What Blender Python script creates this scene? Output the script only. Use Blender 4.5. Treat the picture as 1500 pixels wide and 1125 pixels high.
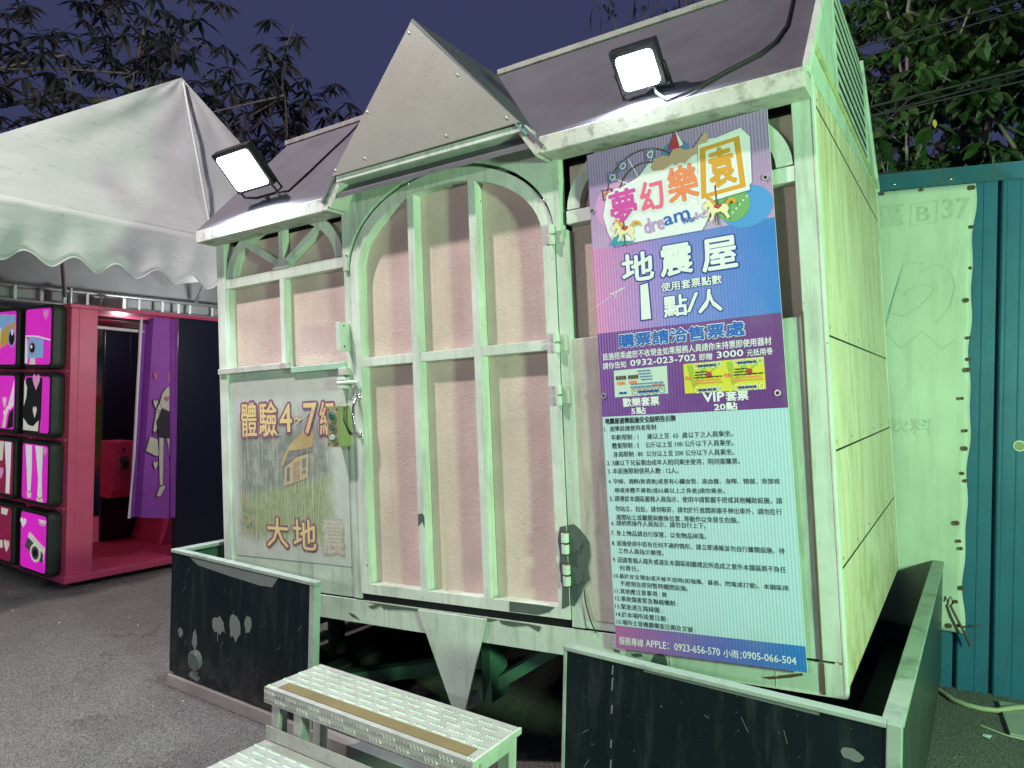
import bpy, bmesh, math, random
from mathutils import Matrix, Vector
PI = math.pi
random.seed(7)
S = bpy.context.scene
COL = S.collection
for o in list(bpy.data.objects): bpy.data.objects.remove(o)

# ------------------------------------------------------------------ camera, world, lights
cam = bpy.data.objects.new('camera', bpy.data.cameras.new('camera')); COL.objects.link(cam); S.camera = cam
R = ((0.84031, 0.01661, -0.541851), (0.541657, 0.014962, 0.840467), (0.022067, -0.99975, 0.003575))
cam.matrix_world = Matrix(((R[0][0], -R[0][1], -R[0][2], 0.0), (R[1][0], -R[1][1], -R[1][2], -2.65),
                           (R[2][0], -R[2][1], -R[2][2], 1.65), (0, 0, 0, 1)))
cam.data.sensor_width = 36; cam.data.lens = 25.81; cam.data.clip_end = 400; cam.data.clip_start = .05

w = bpy.data.worlds.new('World'); S.world = w; w.use_nodes = True
wn = w.node_tree; bg = wn.nodes['Background']
sky = wn.nodes.new('ShaderNodeTexSky'); sky.sky_type = 'NISHITA'; sky.sun_disc = False
sky.sun_elevation = math.radians(-4); sky.sun_rotation = math.radians(200)
mx = wn.nodes.new('ShaderNodeMix'); mx.data_type = 'RGBA'; mx.inputs[0].default_value = .97
wn.links.new(sky.outputs[0], mx.inputs[6]); mx.inputs[7].default_value = (.25, .285, .70, 1)
wn.links.new(mx.outputs[2], bg.inputs[0]); bg.inputs[1].default_value = .14

S.view_settings.view_transform = 'Standard'; S.view_settings.look = 'None'
S.view_settings.exposure = 0.22; S.view_settings.gamma = 1.0
S.cycles.max_bounces = 6; S.cycles.diffuse_bounces = 3; S.cycles.glossy_bounces = 3
S.cycles.use_adaptive_sampling = True; S.cycles.adaptive_threshold = .02
S.cycles.use_denoising = True; S.cycles.sample_clamp_indirect = 4

def lamp(name, kind, loc, target, power, color, size=.1, cone=None, blend=.3):
    l = bpy.data.lights.new(name, kind); l.energy = power; l.color = color
    o = bpy.data.objects.new(name, l); COL.objects.link(o); o.location = loc
    o.rotation_euler = (Vector(target) - Vector(loc)).to_track_quat('-Z', 'Y').to_euler()
    if kind in ('POINT', 'SPOT'): l.shadow_soft_size = size
    if kind == 'SPOT': l.spot_size = math.radians(cone); l.spot_blend = blend
    if kind == 'AREA': l.shape = 'RECTANGLE'; l.size, l.size_y = size
    return o
# the fairground lamp overhead in front of the house (pinkish white) and the green-white flood at its right
lamp('overhead_lamp', 'POINT', (-4.5, -2.6, 6.4), (0, 0, 0), 1250, (1.0, .86, .85), .14)
lamp('front_fill_lamp', 'POINT', (-2.2, -6.0, 2.6), (0, 0, 0), 200, (1.0, .93, .95), .2)  # added fill from the front, no lamp known there
lamp('tent_fill_lamp', 'POINT', (-7.3, 2.6, 2.3), (0, 0, 0), 60, (.95, 1.0, .96), .1)  # unseen fill added to brighten the tent underside
lamp('booth_fill_lamp', 'POINT', (-6.5, .95, 2.02), (0, 0, 0), 5, (1.0, .97, .95), .05)  # added fill inside the booth for floor and coin box, no fixture
lamp('valance_fill_lamp', 'POINT', (-4.25, 1.35, 1.95), (0, 0, 0), 30, (1.0, .96, .95), .12)  # added fill between tent and house, lifts valance and booth opening
lamp('green_flood_lamp', 'SPOT', (2.7, -1.6, 2.0), (-2.5, .6, 1.1), 760, (.54, 1.0, .54), .20, 110, .5)

# ------------------------------------------------------------------ material helpers
def lin(h):
    h = h.lstrip('#'); v = [int(h[i:i+2], 16)/255 for i in (0, 2, 4)]
    return tuple(c/12.92 if c <= .04045 else ((c+.055)/1.055)**2.4 for c in v)
def mul(c, k): return tuple(min(1, x*k) for x in c)
class N:
    def __init__(s, name):
        s.m = bpy.data.materials.new(name); s.m.use_nodes = True; s.t = s.m.node_tree
        s.b = s.t.nodes['Principled BSDF']
    def n(s, kind, **kw):
        x = s.t.nodes.new('ShaderNode' + kind)
        for k, v in kw.items(): setattr(x, k, v)
        return x
    def l(s, a, b): s.t.links.new(a, b)
    def coord(s, which='Object', scale=(1, 1, 1), rot=(0, 0, 0)):
        c = s.n('TexCoord'); mp = s.n('Mapping'); s.l(c.outputs[which], mp.inputs[0])
        mp.inputs['Scale'].default_value = scale; mp.inputs['Rotation'].default_value = rot
        return mp.outputs[0]
    def noise(s, vec, scale, detail=5, rough=.6, out=0):
        x = s.n('TexNoise'); s.l(vec, x.inputs['Vector']); x.inputs['Scale'].default_value = scale
        x.inputs['Detail'].default_value = detail; x.inputs['Roughness'].default_value = rough
        return x.outputs[out]
    def ramp(s, fac, stops, interp='LINEAR'):
        x = s.n('ValToRGB'); s.l(fac, x.inputs[0]); x.color_ramp.interpolation = interp
        e = x.color_ramp.elements
        while len(e) < len(stops): e.new(.5)
        for k, (p, c) in enumerate(stops):
            e[k].position = p; e[k].color = (*c, 1) if not isinstance(c, (int, float)) else (c, c, c, 1)
        return x.outputs[0]
    def mix(s, fac, a, b, blend='MIX'):
        x = s.n('Mix', data_type='RGBA', blend_type=blend)
        for v, i in ((fac, 0), (a, 6), (b, 7)):
            if isinstance(v, (int, float)): x.inputs[i].default_value = v
            elif isinstance(v, tuple): x.inputs[i].default_value = (*v, 1)
            else: s.l(v, x.inputs[i])
        return x.outputs[2]
    def math(s, op, a, b=None):
        x = s.n('Math', operation=op)
        for i, v in enumerate((a, b)):
            if v is None: continue
            if isinstance(v, (int, float)): x.inputs[i].default_value = v
            else: s.l(v, x.inputs[i])
        return x.outputs[0]
    def bump(s, h, strength=.3, dist=.01):
        x = s.n('Bump'); s.l(h, x.inputs['Height']); x.inputs['Strength'].default_value = strength
        x.inputs['Distance'].default_value = dist; s.l(x.outputs[0], s.b.inputs['Normal'])
    def col(s, c):
        if isinstance(c, tuple): s.b.inputs['Base Color'].default_value = (*c, 1)
        else: s.l(c, s.b.inputs['Base Color'])
    def set(s, rough=.6, metal=0, spec=.4):
        s.b.inputs['Roughness'].default_value = rough; s.b.inputs['Metallic'].default_value = metal
        s.b.inputs['Specular IOR Level'].default_value = spec
        return s.m

def flat(name, c, rough=.6, metal=0, spec=.35, var=.06, scale=9, emit=0):
    q = N(name); v = q.coord(); f = q.noise(v, scale)
    q.col(q.ramp(f, [(.3, mul(c, 1-var)), (.7, mul(c, 1+var))]))
    if emit:
        q.b.inputs['Emission Color'].default_value = (*c, 1); q.b.inputs['Emission Strength'].default_value = emit
    return q.set(rough, metal, spec)

def painted(name, c, dirt=(.16, .15, .11), dirt_amt=.5, chip=(.07, .085, .08), chip_amt=0.0, rough=.5, var=.12,
            bump=.12, bscale=70, streak=True, metal=0, dirt_scale=3.5, spec=.4):
    """weathered paint: blotches, downward streaks, grime and small chips"""
    q = N(name); v = q.coord()
    base = q.ramp(q.noise(v, 4.5, 6), [(.3, mul(c, 1-var)), (.7, mul(c, 1+var))])
    sv = q.coord(scale=(5, 5, .7)) if streak else v
    f = q.noise(sv, dirt_scale, 6, .68)
    base = q.mix(q.math('MULTIPLY', q.ramp(f, [(.50, 0.), (.78, 1.)]), dirt_amt), base, dirt)
    sp = q.noise(v, 42, 3, .7)
    base = q.mix(q.math('MULTIPLY', q.ramp(sp, [(.66, 0.), (.74, 1.)]), .5*dirt_amt), base, dirt)
    if chip_amt:
        wp = q.n('TexVoronoi', feature='DISTANCE_TO_EDGE'); q.l(q.mix(.35, v, q.noise(v, 6, 4, .6, 1)), wp.inputs['Vector']); wp.inputs['Scale'].default_value = 9
        ck = q.math('MULTIPLY', q.ramp(wp.outputs['Distance'], [(.003, 1.), (.009, 0.)]), q.ramp(q.noise(v, 2.6, 3), [(.54, 0.), (.66, .45)]))
        base = q.mix(ck, base, (.16, .16, .12))
        cn = q.noise(v, 11, 7, .62)
        t = .78 - chip_amt*.18
        cf = q.ramp(cn, [(t, 0.), (t+.015, 1.)])
        base = q.mix(cf, base, chip)
    q.col(base)
    hb = q.noise(v, bscale, 4)
    h2 = q.noise(v, 9, 3)
    q.bump(q.math('ADD', q.math('MULTIPLY', hb, .5), h2), bump, .012)
    return q.set(rough, metal, spec)

def stucco(name, c):
    q = N(name); v = q.coord()
    base = q.ramp(q.noise(v, 3.2, 5), [(.28, mul(c, .84)), (.72, mul(c, 1.10))])
    sv = q.coord(scale=(10, 10, .7)); f = q.noise(sv, 2.2, 5, .6)
    base = q.mix(q.math('MULTIPLY', q.ramp(f, [(.5, 0.), (.8, 1.)]), .25), base, (.34, .29, .20))
    q.col(base)
    n1 = q.noise(v, 120, 5, .6); n2 = q.noise(v, 60, 4, .6)
    q.bump(q.math('ADD', n1, n2), .32, .008)
    return q.set(.82, 0, .2)

M = {}
PAINT = (.54, .645, .555)
M['paint'] = painted('old_mint_paint', PAINT, dirt_amt=.6, chip_amt=.38)
M['frame'] = painted('frame_white_paint', (.63, .70, .63), dirt_amt=.55, chip_amt=.42)
M['eave'] = painted('grimy_eave_paint', (.54, .55, .50), dirt=(.10, .115, .08), dirt_amt=1.0, chip_amt=.5, streak=False, dirt_scale=16)
M['capping'] = painted('dull_ridge_metal', (.26, .26, .25), dirt=(.06, .06, .06), dirt_amt=.8, streak=False, dirt_scale=14)
M['stucco'] = stucco('pink_render', (.66, .535, .475))
M['stuccotop'] = stucco('shaded_pink_render', (.50, .40, .36))
M['roof'] = painted('grey_roof_sheet', (.115, .115, .135), dirt=(.06, .06, .065), dirt_amt=.5, rough=.55, streak=False)
M['gable'] = painted('grey_board', (.30, .292, .275), dirt=(.22, .19, .16), dirt_amt=.35, streak=False, var=.06)
M['teal_edge'] = painted('teal_trim', (.10, .30, .27), chip_amt=.3)
M['siding'] = painted('cream_siding', (.74, .71, .50), dirt=(.36, .33, .12), dirt_amt=.8, var=.07, dirt_scale=2.2, rough=.45)
def siding():
    q = N('cream_siding'); v = q.coord()
    base = q.ramp(q.noise(v, 1.6, 5), [(.3, (.70, .61, .45)), (.7, (.78, .70, .54))])
    f = q.noise(q.coord(scale=(1, 3.2, .8)), 2.3, 8, .72)
    base = q.mix(q.ramp(f, [(.46, 0.), (.68, .85)]), base, (.52, .46, .24))
    f2 = q.noise(q.coord(scale=(1, 8, 1.1)), 2.0, 7, .75)
    base = q.mix(q.ramp(f2, [(.56, 0.), (.70, .65)]), base, (.30, .29, .12))
    sz = q.n('SeparateXYZ'); q.l(v, sz.inputs[0])
    tz = q.ramp(q.math('MULTIPLY', q.math('SUBTRACT', sz.outputs[2], 1.75), 1.15), [(0., 0.), (1., .9)])
    f4 = q.noise(q.coord(scale=(1, 9, .35)), 2.4, 5, .7)
    base = q.mix(q.math('MULTIPLY', tz, q.ramp(f4, [(.46, 0.), (.66, 1.)])), base, (.30, .28, .09))
    lz = q.ramp(q.math('MULTIPLY', q.math('SUBTRACT', .95, sz.outputs[2]), 1.9), [(0., 0.), (1., .8)])
    base = q.mix(q.math('MULTIPLY', lz, q.ramp(q.noise(v, 7, 6, .7), [(.46, 0.), (.66, 1.)])), base, (.34, .34, .13))
    f3 = q.noise(v, 22, 6, .7); base = q.mix(q.ramp(f3, [(.62, 0.), (.75, .5)]), base, (.24, .24, .10))
    q.col(base); a = q.noise(q.coord(scale=(1, 3.2, .5)), 1.5, 3); q.bump(q.math('ADD', a, q.math('MULTIPLY', q.noise(v, 60, 3), .03)), .35, .05)
    return q.set(.5, 0, .35)
M['siding'] = siding()
M['seam'] = flat('dark_seam', (.02, .022, .02))
M['dark'] = flat('dark_gap', (.008, .009, .012), rough=.8)
M['primer'] = painted('dark_primer', (.085, .115, .105), dirt=(.15, .12, .06), dirt_amt=.5, streak=False)
M['moss'] = painted('moss_stain', (.12, .22, .05), dirt_amt=.5, streak=False)
M['rust'] = painted('rust', (.12, .07, .045), dirt_amt=.5, streak=False)
M['steel'] = flat('bare_steel', (.55, .55, .53), .35, .9)
M['chrome'] = flat('chrome', (.75, .75, .76), .15, 1)
M['boxpaint'] = painted('olive_box_paint', (.30, .30, .16), chip_amt=.35, streak=False)
M['box_lit_side'] = painted('yellow_lit_box_side', (.33, .35, .16), chip_amt=.1)  # green light falling on the box's right side, put into its colour
M['green_btn'] = flat('green_button', (.02, .14, .13), .3)
M['grey_btn'] = flat('grey_button', (.12, .13, .12), .3)
M['white_btn'] = flat('white_button', (.5, .52, .48), .3)
M['skirt'] = painted('black_panel_paint', (.011, .0145, .021), dirt=(.05, .058, .06), dirt_amt=.5, rough=.5, var=.35, chip_amt=0, dirt_scale=2.5, spec=.22)
def skirtmat():
    q = N('black_panel_paint'); v = q.coord(); sz = q.n('SeparateXYZ'); q.l(v, sz.inputs[0])
    base = q.ramp(q.noise(v, 3, 6), [(.3, (.004, .009, .013)), (.7, (.007, .014, .019))])
    base = q.mix(q.ramp(q.noise(q.coord(scale=(7, 7, .8)), 3, 6, .7), [(.52, 0.), (.74, .6)]), base, (.045, .055, .058))
    dz = q.ramp(q.math('MULTIPLY', q.math('SUBTRACT', .34, sz.outputs[2]), 3.6), [(0., 0.), (1., .75)])
    base = q.mix(q.math('MULTIPLY', dz, q.ramp(q.noise(v, 9, 6, .7), [(.40, 0.), (.66, 1.)])), base, (.085, .080, .070))
    base = q.mix(q.ramp(q.noise(v, 75, 2, .5), [(.72, 0.), (.76, .6)]), base, (.16, .17, .16))
    q.col(base); q.bump(q.noise(v, 2.2, 3), .25, .03)
    rr = q.ramp(q.noise(v, 5, 5), [(.3, .34), (.7, .6)]); q.l(rr, q.b.inputs['Roughness'])
    q.b.inputs['Specular IOR Level'].default_value = .15; return q.m
M['skirt'] = skirtmat()
M['chipgrey'] = painted('grey_filler', (.17, .19, .19), dirt_amt=.4, streak=False)
M['rail'] = painted('worn_rail_paint', (.34, .42, .37), dirt=(.08, .09, .09), dirt_amt=.8, chip_amt=.35, streak=False, dirt_scale=9)
M['darkgreen'] = painted('dark_green_paint', (.045, .13, .09), chip_amt=.3)
M['beam'] = painted('greasy_steel', (.035, .04, .04), dirt=(.12, .10, .07), dirt_amt=.7, streak=False)
M['sill'] = painted('pale_sill_beam', (.34, .33, .31), dirt_amt=.7, streak=False)
M['pebble'] = flat('pebble_grey', (.34, .33, .30), .8, var=.4, scale=60)
M['black'] = flat('black_plastic', (.012, .012, .014), .5)
M['white'] = flat('white_print', (.80, .82, .82))

# ------------------------------------------------------------------ mesh builder
class MB:
    def __init__(s): s.v = []; s.f = []; s.mi = []; s.smooth = set()
    def add(s, vs, fs, m=0, smooth=False):
        o = len(s.v); s.v += [tuple(p) for p in vs]
        for f in fs:
            if smooth: s.smooth.add(len(s.f))
            s.f.append([o+i for i in f]); s.mi.append(m)
        return s
    def box(s, x0, x1, y0, y1, z0, z1, m=0):
        x0, x1 = sorted((x0, x1)); y0, y1 = sorted((y0, y1)); z0, z1 = sorted((z0, z1))
        vs = [(x, y, z) for z in (z0, z1) for y in (y0, y1) for x in (x0, x1)]
        return s.add(vs, [(0, 2, 3, 1), (4, 5, 7, 6), (0, 1, 5, 4), (2, 6, 7, 3), (0, 4, 6, 2), (1, 3, 7, 5)], m)
    def prism(s, pts, axis, a, b, m=0):
        """2D polygon extruded along an axis. 'y': pts are (x,z); 'x': pts are (y,z); 'z': pts are (x,y)"""
        area = sum(p[0]*q[1]-q[0]*p[1] for p, q in zip(pts, pts[1:]+pts[:1]))
        if area < 0: pts = pts[::-1]
        a, b = min(a, b), max(a, b)
        def P(p, t): return {'y': (p[0], t, p[1]), 'x': (t, p[0], p[1]), 'z': (p[0], p[1], t)}[axis]
        n = len(pts); vs = [P(p, a) for p in pts]+[P(p, b) for p in pts]
        lo, hi = list(range(n)), list(range(n, 2*n))
        sides = [(i, (i+1) % n, n+(i+1) % n, n+i) for i in range(n)]
        if axis == 'y': fs = [lo, hi[::-1]] + [f[::-1] for f in sides]
        else: fs = [lo[::-1], hi] + sides
        return s.add(vs, fs, m)
    def tube(s, path, r, n=8, m=0, cap=True):
        path = [Vector(p) for p in path]; vs = []; fs = []
        rr = r if isinstance(r, (list, tuple)) else [r]*len(path)
        for i, p in enumerate(path):
            t = (path[min(i+1, len(path)-1)]-path[max(i-1, 0)]).normalized()
            a = t.cross(Vector((0, 0, 1)))
            if a.length < .05: a = t.cross(Vector((1, 0, 0)))
            a.normalize(); b = t.cross(a)
            for k in range(n):
                an = 2*PI*k/n; vs.append(p+(a*math.cos(an)+b*math.sin(an))*rr[i])
        for i in range(len(path)-1):
            for k in range(n):
                fs.append((i*n+k, (i+1)*n+k, (i+1)*n+(k+1) % n, i*n+(k+1) % n))
        s.add(vs, fs, m, True)
        if cap: s.add([vs[k] for k in range(n)], [list(range(n))], m); s.add([vs[-n+k] for k in range(n)], [list(range(n))[::-1]], m)
        return s
    def bar(s, p, q, w, h, up=(0, 0, 1), m=0):
        p, q = Vector(p), Vector(q); t = (q-p).normalized(); u = Vector(up); a = t.cross(u).normalized(); u = a.cross(t)
        vs = [c+a*(i*w/2)+u*(j*h/2) for c in (p, q) for i, j in ((-1, -1), (1, -1), (1, 1), (-1, 1))]
        return s.add(vs, [(0, 1, 2, 3), (7, 6, 5, 4), (0, 4, 5, 1), (1, 5, 6, 2), (2, 6, 7, 3), (3, 7, 4, 0)], m)
    def dome(s, c, r, depth, axis=(0, -1, 0), n=14, rings=4, m=0, k=1.0):
        c = Vector(c); ax = Vector(axis).normalized(); q = ax.to_track_quat('Z', 'Y')
        vs = [c+ax*depth]; fs = []
        for i in range(1, rings+1):
            t = i/rings*PI/2
            for j in range(n):
                a = 2*PI*j/n
                vs.append(c+q @ Vector((r*math.sin(t)*math.cos(a), r*k*math.sin(t)*math.sin(a), depth*math.cos(t))))
        for j in range(n): fs.append((0, 1+j, 1+(j+1) % n))
        for i in range(rings-1):
            for j in range(n):
                fs.append((1+i*n+j, 1+(i+1)*n+j, 1+(i+1)*n+(j+1) % n, 1+i*n+(j+1) % n))
        return s.add(vs, fs, m, True)
    def cyl(s, c, r, h, axis=(0, -1, 0), n=16, m=0, r2=None):
        c = Vector(c); ax = Vector(axis).normalized(); q = ax.to_track_quat('Z', 'Y'); r2 = r if r2 is None else r2
        lo = [c+q @ Vector((r*math.cos(2*PI*k/n), r*math.sin(2*PI*k/n), 0)) for k in range(n)]
        hi = [c+q @ Vector((r2*math.cos(2*PI*k/n), r2*math.sin(2*PI*k/n), h)) for k in range(n)]
        s.add(lo+hi, [(k, (k+1) % n, n+(k+1) % n, n+k) for k in range(n)], m, True)
        return s.add(hi+lo, [list(range(n)), list(range(n, 2*n))[::-1]], m)
    def build(s, name, mats, parent=None, bevel=0, loc=None):
        me = bpy.data.meshes.new(name); me.from_pydata(s.v, [], s.f)
        for mt in (mats if isinstance(mats, (list, tuple)) else [mats]): me.materials.append(mt)
        for p, i in zip(me.polygons, s.mi): p.material_index = i
        for i in s.smooth: me.polygons[i].use_smooth = True
        me.update(); me.validate()
        o = bpy.data.objects.new(name, me); COL.objects.link(o)
        if parent: o.parent = parent
        if loc: o.location = loc
        if bevel:
            b = o.modifiers.new('bevel', 'BEVEL'); b.width = bevel; b.segments = 2; b.limit_method = 'ANGLE'; b.angle_limit = math.radians(50)
        return o
def box(name, mt, parent, *a, bevel=.003): return MB().box(*a).build(name, mt, parent, bevel)
def empty(name, label, cat, loc=(0, 0, 0), rz=0, group=None, matrix=None):
    o = bpy.data.objects.new(name, None); COL.objects.link(o); o.empty_display_size = .2
    o.location = loc; o.rotation_euler = (0, 0, rz)
    if matrix is not None: o.matrix_world = matrix
    return tag(o, label, cat, group)
def tag(o, label=None, cat=None, group=None, kind=None):
    if label: o['label'] = label
    if cat: o['category'] = cat
    if group: o['group'] = group
    if kind: o['kind'] = kind
    return o

def text_geo(st, offset=0.0, res=2):
    c = bpy.data.curves.new('t', 'FONT'); c.body = st; c.resolution_u = res; c.offset = offset
    o = bpy.data.objects.new('t', c); COL.objects.link(o)
    dg = bpy.context.evaluated_depsgraph_get(); me = bpy.data.meshes.new_from_object(o.evaluated_get(dg))
    vs = [tuple(v.co) for v in me.vertices]; fs = [list(p.vertices) for p in me.polygons]
    bpy.data.objects.remove(o); bpy.data.curves.remove(c); bpy.data.meshes.remove(me)
    return vs, fs
def put_text(mb, st, x0, x1, z0, z1, y, m=0, bold=0.0, rot=0.0, shear=0.0, yfun=None):
    """letters fitted to a box, standing in the XZ plane and facing -Y; bold letters are shifted copies, each a hair in front"""
    vs, fs = text_geo(st, 0.0, 2)
    ax, bx_ = min(v[0] for v in vs), max(v[0] for v in vs); ay, by_ = min(v[1] for v in vs), max(v[1] for v in vs)
    cx, cz = (x0+x1)/2, (z0+z1)/2; ca, sa = math.cos(rot), math.sin(rot)
    base = []
    for v in vs:
        px = x0+(v[0]-ax)/(bx_-ax)*(x1-x0)-cx; pz = z0+(v[1]-ay)/(by_-ay)*(z1-z0)-cz
        px += shear*pz
        base.append((cx+px*ca-pz*sa, cz+px*sa+pz*ca))
    r = bold*(z1-z0); sh = [(0, 0)]
    if bold > .05: sh = [(r*math.cos(2*PI*k/14), r*math.sin(2*PI*k/14)) for k in range(14)]+[(.5*r*math.cos(2*PI*k/6), .5*r*math.sin(2*PI*k/6)) for k in range(6)]
    elif bold > .018: sh = [(r, 0), (-r, 0), (0, r), (0, -r), (.7*r, .7*r), (-.7*r, .7*r), (.7*r, -.7*r), (-.7*r, -.7*r)]
    elif bold > 0: sh = [(r, 0), (-r, 0), (0, r*.7), (0, -r*.7)]
    for k, (dx, dz) in enumerate(sh):
        mb.add([(p[0]+dx, y-.000022*k if yfun is None else yfun(p[0]+dx, p[1]+dz)-.00005*k, p[1]+dz) for p in base], fs, m)
def plate(mb, pts, y, m=0, plane='xz'):
    area = sum(p[0]*q[1]-q[0]*p[1] for p, q in zip(pts, pts[1:]+pts[:1]))
    if area < 0: pts = pts[::-1]
    if plane == 'xz': mb.add([(p[0], y, p[1]) for p in pts], [list(range(len(pts)))], m)
    else: mb.add([(y, p[0], p[1]) for p in pts], [list(range(len(pts)))], m)
def disc(cx, cz, rx, rz=None, n=28, a0=0, a1=2*PI):
    rz = rx if rz is None else rz
    k = n if a1-a0 > 6.28 else n+1
    return [(cx+rx*math.cos(a0+(a1-a0)*i/n), cz+rz*math.sin(a0+(a1-a0)*i/n)) for i in range(k)]
def ringband(cx, cz, r0x, r0z, r1x, r1z, a0, a1, n=28):
    o = [(cx+r1x*math.cos(a0+(a1-a0)*i/n), cz+r1z*math.sin(a0+(a1-a0)*i/n)) for i in range(n+1)]
    i_ = [(cx+r0x*math.cos(a0+(a1-a0)*i/n), cz+r0z*math.sin(a0+(a1-a0)*i/n)) for i in range(n+1)]
    return o, i_
def ring_prism(mb, cx, cz, r0x, r0z, r1x, r1z, a0, a1, y0, y1, m=0, n=28):
    o, i_ = ringband(cx, cz, r0x, r0z, r1x, r1z, a0, a1, n)
    for k in range(n): mb.prism([o[k], o[k+1], i_[k+1], i_[k]], 'y', y0, y1, m)
def stroke(mb, pts, wd, y, m=0, plane='xz', closed=False):
    n = len(pts); L = []; Rr = []
    for i, p in enumerate(pts):
        a = pts[i-1] if (i > 0 or closed) else p; b = pts[(i+1) % n] if (i < n-1 or closed) else p
        dx, dz = b[0]-a[0], b[1]-a[1]; d = math.hypot(dx, dz) or 1
        L.append((p[0]-dz/d*wd/2, p[1]+dx/d*wd/2)); Rr.append((p[0]+dz/d*wd/2, p[1]-dx/d*wd/2))
    for i in range(n if closed else n-1):
        j = (i+1) % n; plate(mb, [L[i], Rr[i], Rr[j], L[j]], y, m, plane)
def heart(cx, cz, w, h):
    return [(cx+w/2*x, cz+h/2*z) for x, z in ((0, -1), (.55, -.35), (.95, .2), (.9, .7), (.55, .95), (.2, .8), (0, .45), (-.2, .8), (-.55, .95), (-.9, .7), (-.95, .2), (-.55, -.35))]

def blob(cx, cz, rx, rz, seed, n=14):
    rg = random.Random(seed); return [(cx+rx*math.cos(2*PI*i/n)*rg.uniform(.65, 1.15), cz+rz*math.sin(2*PI*i/n)*rg.uniform(.65, 1.15)) for i in range(n)]

# ------------------------------------------------------------------ the setting: asphalt ground
def asphalt():
    q = N('asphalt'); v = q.coord()
    base = q.ramp(q.noise(v, .9, 5), [(.3, (.20, .193, .183)), (.7, (.31, .30, .286))])
    vo = q.n('TexVoronoi'); q.l(v, vo.inputs['Vector']); vo.inputs['Scale'].default_value = 170
    base = q.mix(q.ramp(vo.outputs['Color'], [(.50, 0.), (.92, .75)]), base, (.50, .475, .44))
    base = q.mix(q.ramp(vo.outputs['Color'], [(.20, .7), (.38, 0.)]), base, (.07, .066, .06))
    st = q.noise(v, 260, 2, .5)
    base = q.mix(q.ramp(st, [(.36, 1.), (.47, 0.)]), base, (.018, .017, .017))
    stn = q.noise(v, 1.7, 6, .7)
    base = q.mix(q.math('MULTIPLY', q.ramp(stn, [(.50, 0.), (.70, 1.)]), .35), base, (.05, .048, .046))
    big = q.noise(v, .45, 3, .5); base = q.mix(q.ramp(big, [(.45, 0.), (.60, .28)]), base, (.10, .094, .085))
    ck = q.n('TexVoronoi', feature='DISTANCE_TO_EDGE'); q.l(q.mix(.30, v, q.noise(v, 3, 5, .65, 1)), ck.inputs['Vector']); ck.inputs['Scale'].default_value = 1.1
    base = q.mix(q.math('MULTIPLY', q.ramp(ck.outputs['Distance'], [(.002, 1.), (.007, 0.)]), q.ramp(q.noise(v, .8, 2), [(.50, 0.), (.60, .8)])), base, (.02, .019, .018))
    gr = q.noise(v, 420, 1, .5); base = q.mix(q.ramp(gr, [(.60, 0.), (.66, .8)]), base, (.55, .52, .48))
    q.col(base)
    q.bump(q.math('ADD', vo.outputs['Distance'], st), .9, .014)
    return q.set(.78, 0, .35)
g = MB(); g.add([(-70, -40, 0), (60, -40, 0), (60, 90, 0), (-70, 90, 0)], [(0, 1, 2, 3)])
tag(g.build('ground', asphalt()), kind='structure')
sh = MB()
for k in range(260):
    if k < 190: x, y = random.uniform(-7.5, -2.0), random.uniform(-1.7, 1.2)
    else: x, y = random.uniform(-.1, .6), random.uniform(.3, 2.1)
    if -3.75 < x < -.1 and y > -.35: continue
    r = random.choice((.003, .004, .005, .006, .009)) if k < 190 else random.choice((.0025, .003, .004)); a = random.random()*6
    if -5.97 > x and y > .1: continue
    sh.dome((x, y, 0), r, r*.6, (0, 0, 1), 6, 2, 0, random.uniform(.5, 1))
tag(sh.build('loose_grit', M['pebble']), kind='stuff')

# ------------------------------------------------------------------ the ride house (tilted on its motion base)
HM = Matrix(((0.997319, -0.015165, -0.071589, .06), (0.014763, 0.999872, -0.006144, .0083),
             (0.071673, 0.00507, 0.997415, .2671), (0, 0, 0, 1)))
house = empty('ride_house', 'mint white earthquake ride house with arched door and steep dormer, tilted on its base',
              'ride house', matrix=HM)
YP = .045                                             # depth of the render behind the frames
XL, XR = -3.578, -.40
DEP = 2.11
# posts and walls
box('corner_post', M['frame'], house, XL, -3.51, -.012, .07, .523, 2.42)
box('corner_post', M['paint'], house, -.468, XR, -.006, .07, .523, 2.44)
box('door_jamb', M['paint'], house, -2.60, -2.553, -.006, .07, .523, 2.13)
box('door_jamb', M['paint'], house, -1.408, -1.352, -.006, .07, .523, 2.13)
# lower wall panel at the left with its faded poster, lower wall panel at the right (mostly behind the notice board)
box('wall_panel', M['paint'], house, -3.51, -2.60, .002, .03, .523, 1.674)
box('wall_panel', M['paint'], house, -1.352, -.468, .0, .03, .523, 1.683)
wt = MB(); wt.box(-1.352, -1.20, -.003, .0, .56, 1.68)
wt.build('cracked_paint_strip', painted('cracked_pale_paint', (.50, .47, .42), dirt=(.20, .17, .14), dirt_amt=.8, chip_amt=.2), house)
lg = MB(); lg.box(-3.57, -2.985, -.028, .0, 1.672, 1.704); lg.build('window_sill', M['eave'], house, .003)
lg = MB(); lg.box(-2.985, -2.60, -.022, .0, 1.645, 1.677); lg.build('window_sill', painted('green_sill_half', (.36, .56, .42)), house, .003)  # this half of the sill has a greener tone

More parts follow.
